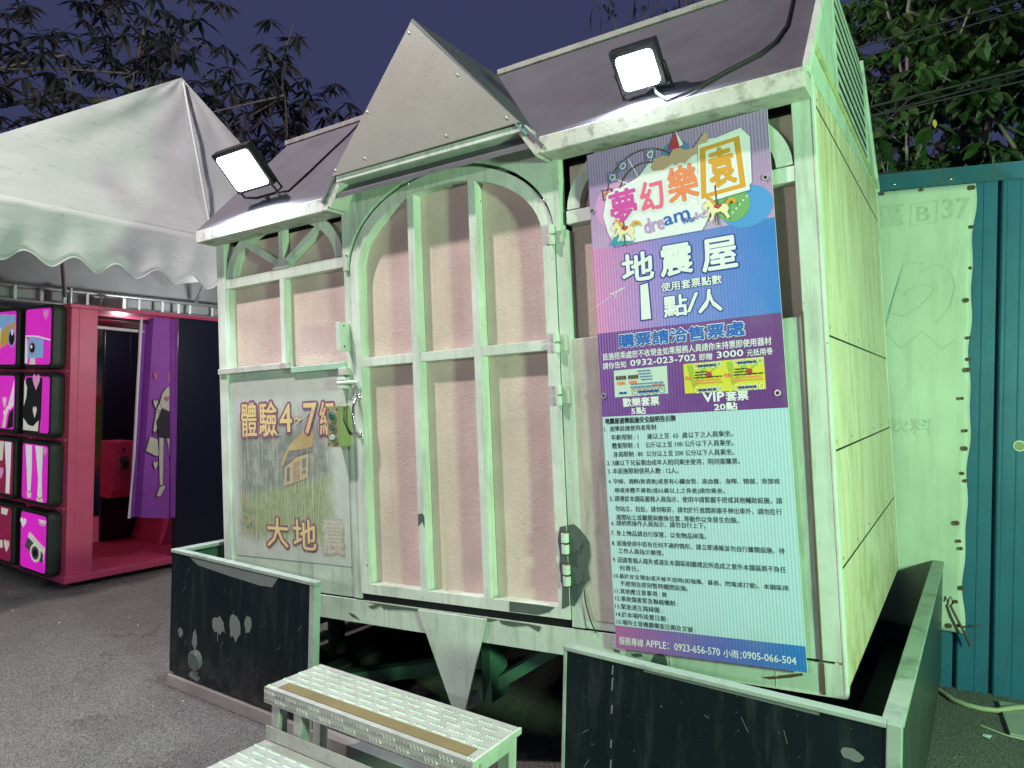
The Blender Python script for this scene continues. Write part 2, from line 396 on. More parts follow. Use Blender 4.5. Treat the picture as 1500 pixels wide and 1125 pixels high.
def fan_window(x0, x1, name_suffix, with_hub=True):
    """window of two panes under a rail, with a half-round fan above"""
    wd = MB(); wd.box(x0, x1, -.004, YP, 2.150, 2.204)            # rail
    f = wd.build('window', M['frame'], house, .002)
    cx = (x0+x1)/2
    p = MB(); p.box(x0, x1, YP, YP+.012, 1.676, 2.40); p.build('pane', M['stucco'], f)
    md = MB(); md.box(cx-.016, cx+.016, -.004, YP, 1.70, 2.150); md.build('mullion', M['frame'], f, .002)
    if x0 < -3: 
        e = MB(); e.box(x0, x0+.012, .0, YP, 1.70, 2.15); e.build('reveal_strip', M['frame'], f)
    a = MB(); hw = (x1-x0)/2
    ring_prism(a, cx, 2.204, hw-.060, .242, hw-.004, .298, 0.02, PI-.02, -.002, YP)
    a.build('fan_arc', M['frame'], f)
    for an in (46, 90, 134):
        d = math.radians(an); ex, ez = (hw-.045)*math.cos(d), .25*math.sin(d)
        s = MB(); s.bar((cx+.05*math.cos(d), .02, 2.204+.05*math.sin(d)), (cx+ex, .02, 2.204+ez), .036, .042, (0, 1, 0))
        for_i = s.build('fan_spoke', M['frame'], f, .002)
    hb = MB(); hb.prism(disc(cx, 2.204, .064, .062, 16, 0, PI), 'y', -.008, YP); hb.build('fan_hub', M['eave'], f, .002)
    return f
fan_window(-3.51, -2.60, 'a')
fan_window(-1.352, -.468, 'b')

# spandrel board round the door arch
arc = [(-1.98+.578*math.cos(a), 2.125+.392*math.sin(a)) for a in [PI*i/36 for i in range(37)]]
sp = [(-1.378, 2.125)]+[p for p in arc if True]
poly = [(-1.372, 2.125), (-1.372, 2.56), (-2.588, 2.56), (-2.588, 2.125)] + arc[::-1]
# split into strips so that no long concave face is needed
s = MB(); top = 2.56
for k in range(36):
    a, b = arc[k], arc[k+1]
    s.prism([(a[0], a[1]), (a[0], top), (b[0], top), (b[0], b[1])], 'y', -.022, .03)
s.box(-1.402, -1.372, -.022, .03, 2.125, top); s.box(-2.588, -2.558, -.022, .03, 2.125, top)
for x, zz in ((-2.10, 2.545), ):
    s.box(x-.002, x+.002, -.0235, -.022, 2.50, 2.56, 1)
for x, zz in ((-2.16, 2.475), (-2.0, 2.53), (-1.44, 2.26), (-2.555, 2.20)):
    s.dome((x, -.022, zz), .009, .005, m=2)
spd = s.build('arch_board', [M['paint'], M['frame'], M['steel']], house)

# the door: arch ring, stiles, rails, panes, mullions, hinges, handle
d = MB()
ring_prism(d, -1.98, 2.118, .517, .322, .570, .383, 0, PI, -.012, YP, n=32)
d.box(-2.549, -2.497, -.012, YP, .553, 2.118); d.box(-1.463, -1.411, -.012, YP, .553, 2.118)
d.box(-2.497, -1.463, -.012, YP, .553, .600)
door = d.build('door', M['frame'], house)
for zz in (.95, 1.25, 1.9):
    pass
xs = [-2.497, -2.182+.02, -1.828+.018, -1.463]
mcen = (-2.160, -1.812)
for x in mcen:
    hgt = 2.118+.322*math.sqrt(max(0, 1-((x+1.98)/.517)**2))+.004
    m_ = MB(); m_.box(x-.020, x+.020, -.010, YP, .600, hgt); m_.build('mullion', M['frame'], door, .002)
edges = [-2.497, mcen[0]-.02, mcen[0]+.02, mcen[1]-.02, mcen[1]+.02, -1.463]
for k in range(3):
    x0, x1 = edges[2*k], edges[2*k+1]
    r_ = MB(); r_.box(x0, x1, -.008, YP, 1.645, 1.688); r_.build('mid_rail', M['frame'], door, .002)
    p_ = MB(); p_.box(x0, x1, YP, YP+.012, .59, 1.66); p_.build('pane', M['stucco'], door)
    pts = [(x0, 1.66)]+[(x1, 1.66)]
    n = 10
    for i in range(n+1):
        x = x1+(x0-x1)*i/n; pts.append((x, 2.118+.330*math.sqrt(max(0, 1-((x+1.98)/.53)**2))))
    p_ = MB(); p_.prism(pts, 'y', YP, YP+.012); p_.build('pane', M['stucco'], door)
for zz, big in ((2.115, 0), (1.672, 0), (1.458, 0), (.862, 1), (.735, 1)):
    h = MB()
    h.cyl((-1.412, -.024, zz-.042), .013 if not big else .016, .036, (0, 0, 1), 10)
    h.cyl((-1.412, -.024, zz+.003), .013 if not big else .016, .036, (0, 0, 1), 10)
    h.box(-1.445, -1.414, -.016, -.011, zz-.035, zz+.035, 1); h.box(-1.410, -1.372, -.014, -.006, zz-.035, zz+.035, 1)
    if big:
        h.cyl((-1.412, -.024, zz-.05), .009, .1, (0, 0, 1), 8, 2)
        h.prism(blob(-1.368, zz, .024, .036, int(zz*100), 11), 'y', -.013, -.007, 3)
    h.build('hinge', [M['frame'], M['eave'] if not big else M['primer'], M['rust'], M['primer']], door)
hd = MB(); hd.tube([(-2.522, -.012, 1.495), (-2.522, -.035, 1.485), (-2.520, -.052, 1.45), (-2.519, -.056, 1.405), (-2.520, -.052, 1.36), (-2.522, -.035, 1.33), (-2.522, -.012, 1.32)], [.010, .008, .0075, .0085, .0075, .008, .010], 10)
hd.dome((-2.522, -.012, 1.500), .017, .008); hd.dome((-2.522, -.012, 1.315), .017, .008)
hd.build('handle', M['chrome'], door)
# bare and primed patches on the door and its hinge side
PATCH = {
 'hinge': [(-1.409, 0.930), (-1.377, 0.937), (-1.352, 0.918), (-1.342, 0.906), (-1.325, .888), (-1.314, 0.87), (-1.311, 0.816), (-1.325, 0.767), (-1.318, 0.719), (-1.340, .70), (-1.354, 0.673), (-1.371, 0.639), (-1.394, 0.607), (-1.409, .612)],
 'stile': [(-1.411, .93), (-1.44, 0.923), (-1.452, .87), (-1.445, 0.818), (-1.450, .76), (-1.44, 0.682), (-1.447, 0.593), (-1.430, .60), (-1.411, .612)],
 'rail': [(-1.697, 0.598), (-1.611, 0.5985), (-1.539, 0.598), (-1.479, 0.596), (-1.508, 0.573), (-1.561, 0.556), (-1.633, 0.557), (-1.699, 0.556)],
 'mull': [(-2.179, 0.945), (-2.155, 0.952), (-2.142, 0.941), (-2.142, 0.886), (-2.154, 0.915), (-2.179, 0.89)]}
for nm, yy in (('stile', -.0135), ('rail', -.0136), ('mull', -.0115)):
    pm = MB(); plate(pm, PATCH[nm], yy); pm.build('primer_patch', M['primer'], door)
pm = MB(); plate(pm, PATCH['hinge'], -.0075); pm.build('primer_patch', M['primer'], house)

# platform beam under the facade
b = MB(); b.box(XL, XR, -.006, .10, .406, .515)
for x in (-2.557, -2.40, -1.0, -.62): b.box(x-.002, x+.002, -.0075, -.006, .41, .513, 1)
plate(b, [(-1.969, 0.513), (-1.855, 0.5135), (-1.758, 0.513), (-1.8, 0.499), (-1.913, 0.495)], -.0075, 2)
plate(b, [(-1.758, 0.513), (-1.612, 0.5135), (-1.549, 0.509), (-1.562, 0.486), (-1.612, 0.505), (-1.692, 0.492), (-1.746, 0.497)], -.0085, 2)
plate(b, [(-2.526, 0.5135), (-2.423, 0.5135), (-2.196, 0.513), (-2.197, 0.505), (-2.409, 0.489), (-2.425, 0.506), (-2.477, 0.482), (-2.511, 0.491), (-2.458, 0.507)], -.0095, 2)
plate(b, [(-2.643, 0.449), (-2.603, 0.443), (-2.572, 0.424), (-2.563, 0.418), (-2.617, 0.429)], -.0075, 2)
plate(b, [(-1.077, 0.429), (-1.063, 0.46), (-1.037, 0.47), (-1.017, 0.461), (-1.011, 0.427), (-1.046, 0.427)], -.0075, 2)
plate(b, [(-1.157, 0.453), (-1.141, 0.441), (-1.108, 0.448), (-1.114, 0.459)], -.0075, 2)
plate(b, [(-1.232, 0.461), (-1.206, 0.459), (-1.199, 0.45), (-1.226, 0.45)], -.0075, 2)
plate(b, [(-0.673, 0.438), (-0.619, 0.45), (-0.566, 0.465), (-0.535, 0.473), (-0.53, 0.465), (-0.577, 0.45), (-0.641, 0.435)], -.0075, 4)
b.build('platform_beam', [M['paint'], M['frame'], M['primer'], M['moss'], M['rust']], house, 0)
dk = MB(); dk.box(XL+.005, XR-.005, .005, .06, .515, .553); dk.build('threshold_gap', M['dark'], house)
wr = MB(); wr.tube([(-1.345, -.012, .68), (-1.335, -.015, .62), (-1.318, -.016, .56), (-1.30, -.012, .515)], .0028, 6); wr.build('loose_wire', M['black'], house)
cr = MB(); cr.box(-.4725, -.4665, -.0085, -.005, .415, 1.70); cr.box(-.475, -.462, -.010, -.007, .412, .515)
cr.build('post_crack', [M['rust']], house)
# triangular foot bracket with the leg and brace behind it
fb = MB(); fb.prism([(-2.195, .512), (-1.815, .512), (-1.945, .105), (-2.02, .105)], 'y', -.020, -.010)
fb.build('foot_bracket', M['paint'], house, .002)
lg = MB(); lg.prism([(-1.935, .405), (-1.885, .405), (-1.885, .10), (-1.935, .10)], 'y', .10, .24); lg.build('pivot_leg', M['darkgreen'], house, .003)
br = MB(); br.bar((-1.91, .17, .16), (-1.52, .40, .40), .05, .05); br.build('brace', M['darkgreen'], house, .003)
pv = MB(); pv.cyl((-1.985, .0, .112), .035, .1, (0, 1, 0), 14); pv.build('pivot_pin', M['eave'], house)
un = MB()
un.box(XL+.02, XR-.02, .08, DEP-.02, .40, .52)
un.build('floor_frame', M['beam'], house)
for x, y in ((-3.2, .45), (-3.2, 1.8), (-.75, .45), (-.75, 1.8)):
    a_ = MB(); a_.cyl((x, y, -.30 if x > -2 else -.02), .05, .72 if x > -2 else .44, (0, 0, 1), 12); a_.build('motion_strut', M['beam'], house)

# eaves
e = MB(); e.box(-3.60, -2.575, -.125, .0, 2.405, 2.472); e.build('eave', M['eave'], house, .004)
e = MB(); e.box(-1.398, XR+.002, -.125, .0, 2.418, 2.487); e.build('eave', M['eave'], house, .004)
# roof: front slope, flat top, back slope
TOP = 3.155
r = MB()
prof = [(-.12, 2.472), (.555, TOP), (1.62, TOP), (DEP+.06, 2.60), (DEP+.06, 2.575), (1.61, TOP-.02), (.56, TOP-.02), (-.12, 2.452)]
r.prism(prof, 'x', -3.605, XR-.004)
r.build('roof', M['roof'], house)
rc = MB(); rc.box(-3.62, -2.03, .545, .60, TOP+.001, TOP+.030); rc.build('ridge_cap', M['capping'], house, .003)
rc = MB(); rc.box(-2.0, XR-.03, .545, .60, TOP+.001, TOP+.030)
rc.build('ridge_cap', M['capping'], house, .003)
# dormer: front board, two slopes, soffit trim and returns
dm = MB(); dm.prism([(-2.514, 2.552), (-1.470, 2.556), (-2.004, 3.135)], 'y', -.150, -.138)
for x, zz in ((-2.49, 2.575), (-2.30, 2.59), (-1.83, 2.585), (-1.525, 2.585), (-2.275, 2.80), (-2.012, 3.09), (-1.76, 2.83)):
    dm.dome((x, -.150, zz), .008, .005, m=1)
dg = dm.build('gable_board', [M['gable'], M['steel']], house)
for sgn, xa, xb in ((1, -2.004, -1.385), (-1, -2.004, -2.600)):
    zb = 2.44
    q = MB()
    dx = xb-xa; dz = zb-3.150
    nx, nz = (dz/math.hypot(dx, dz)*-1*sgn, dx/math.hypot(dx, dz)*sgn)
    t_ = .014
    nx, nz = abs(dz)/math.hypot(dx, dz)*sgn, abs(dx)/math.hypot(dx, dz)
    pts = [(xa, 3.138), (xb, zb), (xb+nx*t_, zb+nz*t_), (xa+0.0, 3.138+t_/nz)]
    q.prism(pts, 'y', -.136, .62)
    q.build('dormer_roof', M['roof'], house)
    if sgn > 0:
        q = MB(); q.prism([(xa, 3.130), (xa+(xb-xa)*.90, 3.130+(zb-3.138)*.90), (xa+(xb-xa)*.90+nx*.007, 3.130+(zb-3.138)*.90+nz*.007), (xa, 3.130+.007/nz)], 'y', -.1495, -.1365)
        q.build('verge_trim', M['teal_edge'], house)
sf = MB(); sf.box(-2.50, -1.47, -.138, .0, 2.522, 2.5515); sf.build('soffit', M['frame'], house, .002)
for xa, xb in ((-2.50, -2.575), (-1.475, -1.398)):
    q = MB(); q.bar((xa, -.066, 2.538), (xb, -.066, 2.425), .118, .045, (1, 0, 0)); 
    q.build('eave_return', M['eave'], house, .002)
gb = MB(); gb.prism([(-2.52, 2.53), (-1.46, 2.53), (-1.40, 2.43), (-1.375, 2.43), (-2.004, 3.10), (-2.60, 2.43), (-2.58, 2.43)], 'y', .005, .03); gb.build('gable_backing', M['paint'], house)

# right side: siding sheet, gutter trim, gable with louvre
sd = MB(); sd.prism([(.0, .415), (DEP, .415), (DEP, 2.625), (.10, 2.625), (.0, 2.53)], 'x', XR-.03, XR)
for zz in (2.418, 1.615, 1.219, .819): sd.box(XR, XR+.0012, .035, DEP-.02, zz-.0035, zz+.0035, 1)
for zz in (2.418, 1.615, 1.219, .819):
    for k in range(6): sd.dome((XR, .10+k*.385, zz+.03), .006, .003, (1, 0, 0), 8, 2, 2)
for k in range(11): sd.dome((XR, .05, .5+k*.19), .005, .003, (1, 0, 0), 8, 2, 2)
sd.build('side_wall', [M['siding'], M['seam'], M['steel']], house)
gt = MB(); gt.box(XR, XR+.014, .02, DEP+.01, 2.612, 2.640); gt.build('side_gutter', painted('mossy_trim', (.56, .56, .30), dirt=(.10, .12, .03), dirt_amt=.9, streak=False, dirt_scale=14), house, .002)
ct = MB(); ct.box(XR-.004, XR+.008, -.0085, .028, .407, 2.50); ct.build('corner_trim', M['frame'], house, .003)
bt = MB(); bt.box(XR, XR+.006, DEP-.022, DEP, .42, 2.61); bt.build('corner_trim', M['frame'], house, .002)
sg = MB()
gp = [(-.10, 2.50), (-.02, 2.485), (.02, 2.612), (.05, 2.625), (DEP, 2.625), (DEP+.05, 2.61), (1.62, TOP+.01), (.56, TOP+.01)]
sg.prism([(-.115, 2.485), (DEP+.05, 2.60), (1.62, TOP+.012), (.56, TOP+.012)], 'x', XR-.004, XR+.004)
sg.build('side_gable', M['paint'], house)
vt = MB(); vt.box(XR+.004, XR+.0065, .61, 1.65, 2.665, 3.12); 
vent = vt.build('louvre_vent', M['dark'], house)
for k in range(8):
    z0 = 2.672+k*.057; sl = MB()
    sl.box(XR+.0065, XR+.0095, .61, 1.65, z0, z0+.024); sl.build('slat', M['paint'], vent)
fr = MB(); fr.box(XR+.004, XR+.014, .575, .61, 2.645, 3.14); fr.build('frame', M['paint'], vent, .002)
fr = MB(); fr.box(XR+.004, XR+.014, 1.65, 1.685, 2.645, 3.14)
fr.build('frame', M['paint'], vent, .002)
vg = MB(); vg.bar((XR+.006, -.105, 2.49), (XR+.006, .555, TOP+.02), .022, .03); vg.build('verge', M['frame'], house); vg = MB(); vg.bar((XR+.006, 1.62, TOP+.02), (XR+.006, DEP+.05, 2.61), .022, .03)
vg.build('verge', M['frame'], house)
wl = MB(); wl.box(XL, XL+.03, .07, DEP, .415, 2.62); wl.box(XL, XR-.03, DEP-.03, DEP, .415, 2.62); wl.prism([(-.1, 2.49), (DEP+.05, 2.60), (1.62, TOP-.02), (.56, TOP-.02)], 'x', -3.60, -3.59)
wl.build('back_wall', M['paint'], house)
iw = MB(); iw.box(XL+.03, XR-.03, .06, .075, .52, 2.45); iw.build('inner_lining', M['dark'], house)

# latch, bracket plate and push-button box on the left wall panel
lt = MB(); lt.box(-2.632, -2.575, -.034, .0, 1.612, 1.648, 1); lt.box(-2.640, -2.585, -.036, .0, 1.585, 1.600); lt.box(-2.638, -2.588, -.036, .0, 1.545, 1.562)
lt.cyl((-2.640, -.030, 1.574), .010, .10, (1, 0, 0), 10); lt.tube([(-2.54, -.03, 1.574), (-2.518, -.028, 1.572), (-2.512, -.015, 1.54)], .008, 8)
lt.build('latch', [M['frame'], M['eave']], house, .003)
bp = MB(); bp.box(-2.582, -2.572, -.075, -.006, 1.730, 1.868); bp.box(-2.598, -2.582, -.075, -.066, 1.730, 1.868)
for zz in (1.75, 1.85): bp.dome((-2.572, -.045, zz), .005, .002, (1, 0, 0), m=1)
bp.build('catch_plate', [M['frame'], M['black']], house, .002)
cb = MB(); cb.box(-2.662, -2.586, -.088, .002, 1.263, 1.460)
for x in (-2.653, -2.595):
    for zz in (1.279, 1.445): cb.dome((x, -.088, zz), .005, .002, m=1)
cb.box(-2.586, -2.5845, -.082, -.003, 1.267, 1.456, 2)
bxo = cb.build('control_box', [M['boxpaint'], M['black'], M['box_lit_side']], house, .003)
for zz, mt in ((1.414, 'green_btn'), (1.362, 'grey_btn'), (1.311, 'white_btn')):
    pb = MB(); pb.cyl((-2.622, -.088, zz), .021, .008, m=1); pb.cyl((-2.622, -.096, zz), .015, .008, r2=.013); pb.build('push_button', [M[mt], M['steel']], bxo)
cw = MB(); cw.tube([(-2.583, -.05, 1.455), (-2.5825, -.055, 1.39), (-2.583, -.035, 1.35), (-2.583, -.012, 1.32)], .003, 6); cw.build('box_wire', M['black'], bxo)

# faded poster painted on the left wall panel: cottage on a lawn, dark wood behind, big yellow letters
def mural():
    q = N('faded_poster_print'); c = q.n('TexCoord'); sp_ = q.n('SeparateXYZ'); q.l(c.outputs['Object'], sp_.inputs[0])
    v = c.outputs['Object']; X, Z = sp_.outputs[0], sp_.outputs[2]
    n1 = q.noise(v, 9, 6, .65); n2 = q.noise(v, 28, 4, .6); n3 = q.noise(q.coord(scale=(40, 40, 4)), 3, 5, .6)
    lawn = q.ramp(n2, [(.3, (.20, .26, .09)), (.7, (.36, .42, .18))])
    lawn = q.mix(q.ramp(n3, [(.5, 0.), (.7, .6)]), lawn, (.14, .22, .10))
    wood = q.ramp(n1, [(.3, (.09, .105, .10)), (.5, (.20, .22, .195)), (.72, (.40, .44, .33))])
    hill = q.math('ADD', q.math('MULTIPLY', X, .175), 1.585)       # hill line z as a function of x
    dz = q.math('ADD', q.math('SUBTRACT', Z, hill), q.math('MULTIPLY', q.math('SUBTRACT', n1, .5), .09))
    base = q.mix(q.ramp(q.math('MULTIPLY', q.math('ADD', dz, .02), 18), [(0., 0.), (1., 1.)]), lawn, wood)
    # flowers at lower left
    fm = q.math('ADD', q.math('MULTIPLY', q.math('ADD', X, 3.26), -5.), q.math('MULTIPLY', q.math('SUBTRACT', .93, Z), 3.))
    fl = q.ramp(n2, [(.38, (.07, .10, .09)), (.52, (.24, .30, .12)), (.62, (.46, .25, .10)), (.70, (.16, .14, .16))])
    base = q.mix(q.ramp(fm, [(.25, 0.), (.6, .9)]), base, fl)
    # the print has washed out towards all four edges
    def edge(a, lo, k): return q.ramp(q.math('MULTIPLY', q.math('ADD', a, lo), k), [(0., 0.), (1., 1.)])
    jx = q.math('ADD', X, q.math('MULTIPLY', q.math('SUBTRACT', n1, .5), .10)); jz = q.math('ADD', Z, q.math('MULTIPLY', q.math('SUBTRACT', n3, .5), .22))
    f = q.math('MULTIPLY', edge(jx, 3.475, 16.), edge(q.math('MULTIPLY', jx, -1.), -2.70, 11.))
    f = q.math('MULTIPLY', f, q.math('MULTIPLY', edge(jz, -.735, 13.), edge(q.math('MULTIPLY', jz, -1.), 1.50, 6.)))
    sc = q.ramp(q.noise(q.coord(scale=(60, 60, 2.5)), 2.2, 4, .7), [(.57, 0.), (.64, .65)])
    base = q.mix(sc, base, (.52, .56, .50))
    pale = q.ramp(n1, [(.3, (.47, .52, .48)), (.7, (.58, .62, .56))])
    q.col(q.mix(q.math('MULTIPLY', f, .82), pale, base))
    q.bump(q.noise(v, 40, 4), .08, .01)
    return q.set(.42, 0, .4)
M['mural'] = mural()
def washed(name, c, k=.45):
    q = N(name); v = q.coord(); f = q.ramp(q.noise(v, 22, 6, .7), [(.40, 0.), (.68, k)])
    q.col(q.mix(f, c, (.50, .54, .48))); return q.set(.5)
W = dict(roof=washed('thatch_print', (.50, .38, .13)), shadow=washed('shadow_print', (.15, .15, .15)), wall=washed('plaster_print', (.52, .40, .22)),
         red=washed('brick_print', (.40, .24, .17)), yellow=washed('yellow_letter_print', (.74, .60, .25), .22), purple=washed('plum_outline_print', (.24, .07, .15), .22),
         fade=washed('worn_letter_print', (.56, .50, .33), 1.0), fadep=washed('worn_outline_print', (.42, .34, .38), 1.0))
po = MB(); po.box(-3.49, -2.618, -.0015, .002, .672, 1.628)
post = po.build('faded_poster', M['mural'], house)
pc = MB()
for k, (pts, m_) in enumerate([
 ([(-2.888, 1.378), (-2.85, 1.32), (-2.862, 1.262), (-2.950, 1.246), (-3.028, 1.243), (-3.058, 1.208), (-3.092, 1.158), (-3.106, 1.172), (-3.076, 1.218), (-3.026, 1.28), (-2.962, 1.317)], 0),
 ([(-3.039, 1.242), (-2.862, 1.258), (-2.867, 1.236), (-2.966, 1.221), (-3.03, 1.178), (-3.079, 1.156), (-3.059, 1.208)], 1),
 ([(-3.069, 1.159), (-2.998, 1.205), (-2.891, 1.226), (-2.899, 1.104), (-2.988, 1.082), (-3.083, 1.056)], 2),
 ([(-3.055, 1.151), (-3.031, 1.159), (-3.038, 1.086), (-3.06, 1.078)], 1), ([(-2.94, 1.199), (-2.91, 1.207), (-2.916, 1.157), (-2.945, 1.149)], 1),
 ([(-2.943, 1.141), (-2.915, 1.146), (-2.919, 1.125), (-2.944, 1.12)], 1), ([(-3.01, 1.178), (-2.955, 1.19), (-2.965, 1.095), (-3.015, 1.083)], 3)]):
    plate(pc, pts, -.0024-.0004*(k > 0)-.0004*(k > 2), m_)
pc.build('cottage_print', [W['roof'], W['shadow'], W['wall'], W['red']], post)
for ch, x0, x1, z0, z1, mo, mi_ in (('體', -3.408, -3.285, 1.322, 1.505, 1, 0), ('驗', -3.262, -3.125, 1.322, 1.505, 1, 0), ('4', -3.10, -3.008, 1.342, 1.488, 1, 0), ('~', -2.985, -2.935, 1.393, 1.418, 1, 0),
                          ('7', -2.917, -2.822, 1.330, 1.485, 1, 0), ('級', -2.802, -2.690, 1.318, 1.488, 1, 0),
                          ('大', -3.225, -3.060, .735, .888, 1, 0), ('地', -3.022, -2.855, .735, .888, 1, 0), ('震', -2.803, -2.665, .725, .890, 3, 2)):
    pt = MB(); put_text(pt, ch, x0, x1, z0, z1, -.0034, mo, .080); put_text(pt, ch, x0, x1, z0, z1, -.0042, mi_, .012)
    pt.build('poster_letter', [W['yellow'], W['purple'], W['fade'], W['fadep']], post)
scr = MB()
for k in range(34):
    x = random.uniform(-3.44, -2.72); z1 = random.uniform(1.05, 1.38); ln = random.uniform(.1, .42); dx = random.gauss(0, .02)
    stroke(scr, [(x, z1), (x+dx*.5+random.gauss(0, .004), z1-ln*.5), (x+dx, z1-ln)], .0022, -.0047)
for a_, b_ in (((-2.99, 1.375), (-2.84, 1.455)), ((-3.09, 1.33), (-3.13, 1.325))): stroke(scr, [a_, b_], .0035, -.0047)
scr.build('poster_scratch', M['frame'], post)

# ------------------------------------------------------------------ notice board hung on the right of the facade
SW, SHH = .693, 1.925
sm = HM @ Matrix.Translation((-.87275, -.034, 1.443)) @ Matrix.Rotation(math.radians(-.878), 4, 'Y') @ Matrix.Translation((-SW/2, 0, -SHH/2))
sign = empty('notice_board', 'tall printed notice board with pink, blue, purple and teal bands right of the arched door', 'sign', matrix=sm)
def fluted(name, ca, cb, cmid=None, vert=None, rough=.32):
    """printed corrugated plastic: colours run across the width, thin upright flutes"""
    q = N(name); c = q.n('TexCoord'); s_ = q.n('SeparateXYZ'); q.l(c.outputs['Object'], s_.inputs[0])
    x = q.math('DIVIDE', s_.outputs[0], SW)
    st = [(0., ca), (1., cb)] if cmid is None else [(0., ca), (.5, cmid), (1., cb)]
    base = q.ramp(x, st)
    if vert:
        z0, z1, cz = vert; f = q.math('DIVIDE', q.math('SUBTRACT', s_.outputs[2], z0), z1-z0)
        base = q.mix(q.ramp(f, [(0., 0.), (1., 1.)]), base, cz)
    wv = q.n('TexWave', wave_type='BANDS', bands_direction='X'); q.l(c.outputs['Object'], wv.inputs['Vector']); wv.inputs['Scale'].default_value = 27
    base = q.mix(q.math('MULTIPLY', wv.outputs['Fac'], .10), base, (.03, .03, .04))
    base = q.mix(q.math('MULTIPLY', q.ramp(q.noise(c.outputs['Object'], 6, 5, .65), [(.5, 0.), (.8, 1.)]), .18), base, (.4, .4, .36))
    q.col(base); q.bump(wv.outputs['Fac'], .22, .004)
    return q.set(rough, 0, .5)
Z12, Z23, Z34, Z45 = 1.545, 1.214, .888, .087
bd = MB()
fr_mat = [fluted('print_logo_band', lin('c59fd0'), lin('c79ccb'), lin('c5b9e0'), (1.545, 1.80, lin('a98fc0'))), fluted('print_price_band', lin('dc8bc6'), lin('2b80d8'), lin('7c8ce0')),
          fluted('print_ticket_band', lin('7c4aa0'), lin('6c3a86')), fluted('print_rule_band', lin('c2e2ea'), lin('b4dae4')), fluted('print_contact_band', lin('b56aa6'), lin('2f7fd0'), lin('6a6cc0')),
          flat('board_edge', (.7, .72, .74))]
bd.box(0, SW, 0, .005, 0, SHH, 5)
zz = [SHH, Z12, Z23, Z34, Z45, 0]
for k in range(5): plate(bd, [(0, zz[k+1]), (SW, zz[k+1]), (SW, zz[k]), (0, zz[k])], -.0004, k)
bd.build('board', fr_mat, sign)
def P(name, h, rough=.45): return flat(name, lin(h), rough, var=.02)
SM = dict(white=P('sign_white', 'e8eef0'), navy=P('sign_navy', '1c3fa0'), blue=P('sign_blue', '1f66c8'), ink=P('sign_ink', '1b2022'), pale=P('sign_pale', 'e9edf2'),
          pinkc=P('sign_pink_disc', 'd59bd0'), bluec=P('sign_blue_disc', '4f97dc'), green=P('sign_green_disc', '74ab6c'), cyan=P('sign_cyan', '5d9fd8'), steelb=P('sign_steel_blue', '5f80b8'),
          mag=P('sign_magenta', 'd64fae'), rose=P('sign_rose', 'ef6a8e'), orange=P('sign_orange', 'f08a5a'), gold=P('sign_gold', 'e0a02c'), tan=P('sign_tan', 'c9a58c'), cream=P('sign_cream', 'efe3b4'),
          brown=P('sign_brown', '5b4630'), lilac=P('sign_lilac', 'c295d8'), yellow=P('sign_yellow', 'd8d53c'), lime=P('sign_lime', '9fbf3a'), mint=P('sign_mint', 'c7ddd2'), red=P('sign_red', 'b8384a'), teal=P('sign_teal', '2f9cb8'))
SK = list(SM); SI = {k: i for i, k in enumerate(SK)}; SL = [SM[k] for k in SK]
T = .0007
def L(k): return -.0004-T*k
# logo: discs, wheel, jester cap, letters, horses
lo_ = MB()
plate(lo_, disc(.115, 1.70, .092), L(1), SI['pinkc'])
plate(lo_, [p for p in disc(.600, 1.600, .092, .075, 30)], L(1), SI['bluec'])
plate(lo_, disc(.555, 1.615, .060, .060), L(2), SI['green'])
plate(lo_, disc(.360, 1.850, .055, .045), L(1), SI['steelb'])
plate(lo_, disc(.490, 1.790, .080, .078, 30), L(2), SI['steelb'])
for k, rr in enumerate((.076, .062, .048, .034)): stroke(lo_, disc(.490, 1.790, rr, rr, 24, .2, PI-.1), .006, L(3), SI['white'])
for r_ in (.155, .105): stroke(lo_, disc(.235, 1.735, r_*1.02, r_, 36, .55*PI-1.2, PI+.25), .0055, L(2), SI['brown'])
for an in (35, 75, 115, 150, 180): 
    a_ = math.radians(an); stroke(lo_, [(.235, 1.735), (.235+.15*math.cos(a_), 1.735+.15*math.sin(a_))], .004, L(2), SI['pale'])
plate(lo_, disc(.17, 1.735, .07, .045), L(1), SI['cyan'])
for cx, cz, mt in ((.262, 1.868, 'pale'), (.150, 1.850, 'pale'), (.078, 1.752, 'gold'), (.105, 1.815, 'pale')):
    stroke(lo_, [(cx-.018, cz-.02), (cx+.018, cz-.02), (cx+.02, cz+.018), (cx-.02, cz+.018)], .006, L(3), SI['brown'] if mt == 'gold' else SI['steelb'], closed=True)
    stroke(lo_, disc(cx, cz-.003, .011, .011, 10), .004, L(4), SI[mt], closed=True)
# white cloud-like ground behind the letters
cloud = [(.10, 1.545), (.072, 1.60), (.055, 1.67), (.075, 1.745), (.15, 1.77), (.21, 1.79), (.25, 1.83), (.34, 1.84), (.43, 1.85), (.47, 1.86), (.60, 1.88), (.63, 1.84), (.625, 1.68), (.60, 1.655), (.47, 1.64), (.47, 1.59), (.44, 1.545)]
plate(lo_, cloud, L(4), SI['pale'])
plate(lo_, [(.335, 1.865), (.365, 1.930), (.392, 1.872), (.375, 1.862)], L(5), SI['red']); plate(lo_, [(.365, 1.93), (.392, 1.872), (.378, 1.866)], L(6), SI['pale'])
plate(lo_, [(.27, 1.80), (.262, 1.815), (.275, 1.845), (.31, 1.85), (.335, 1.84), (.35, 1.862), (.375, 1.865), (.395, 1.85), (.43, 1.85), (.47, 1.895), (.485, 1.89), (.48, 1.86), (.455, 1.83), (.42, 1.82), (.39, 1.80), (.37, 1.795), (.345, 1.81), (.31, 1.795)], L(5), SI['tan'])
lo_.build('logo_picture', SL, sign)
lt_ = MB()
tilt = math.radians(2)
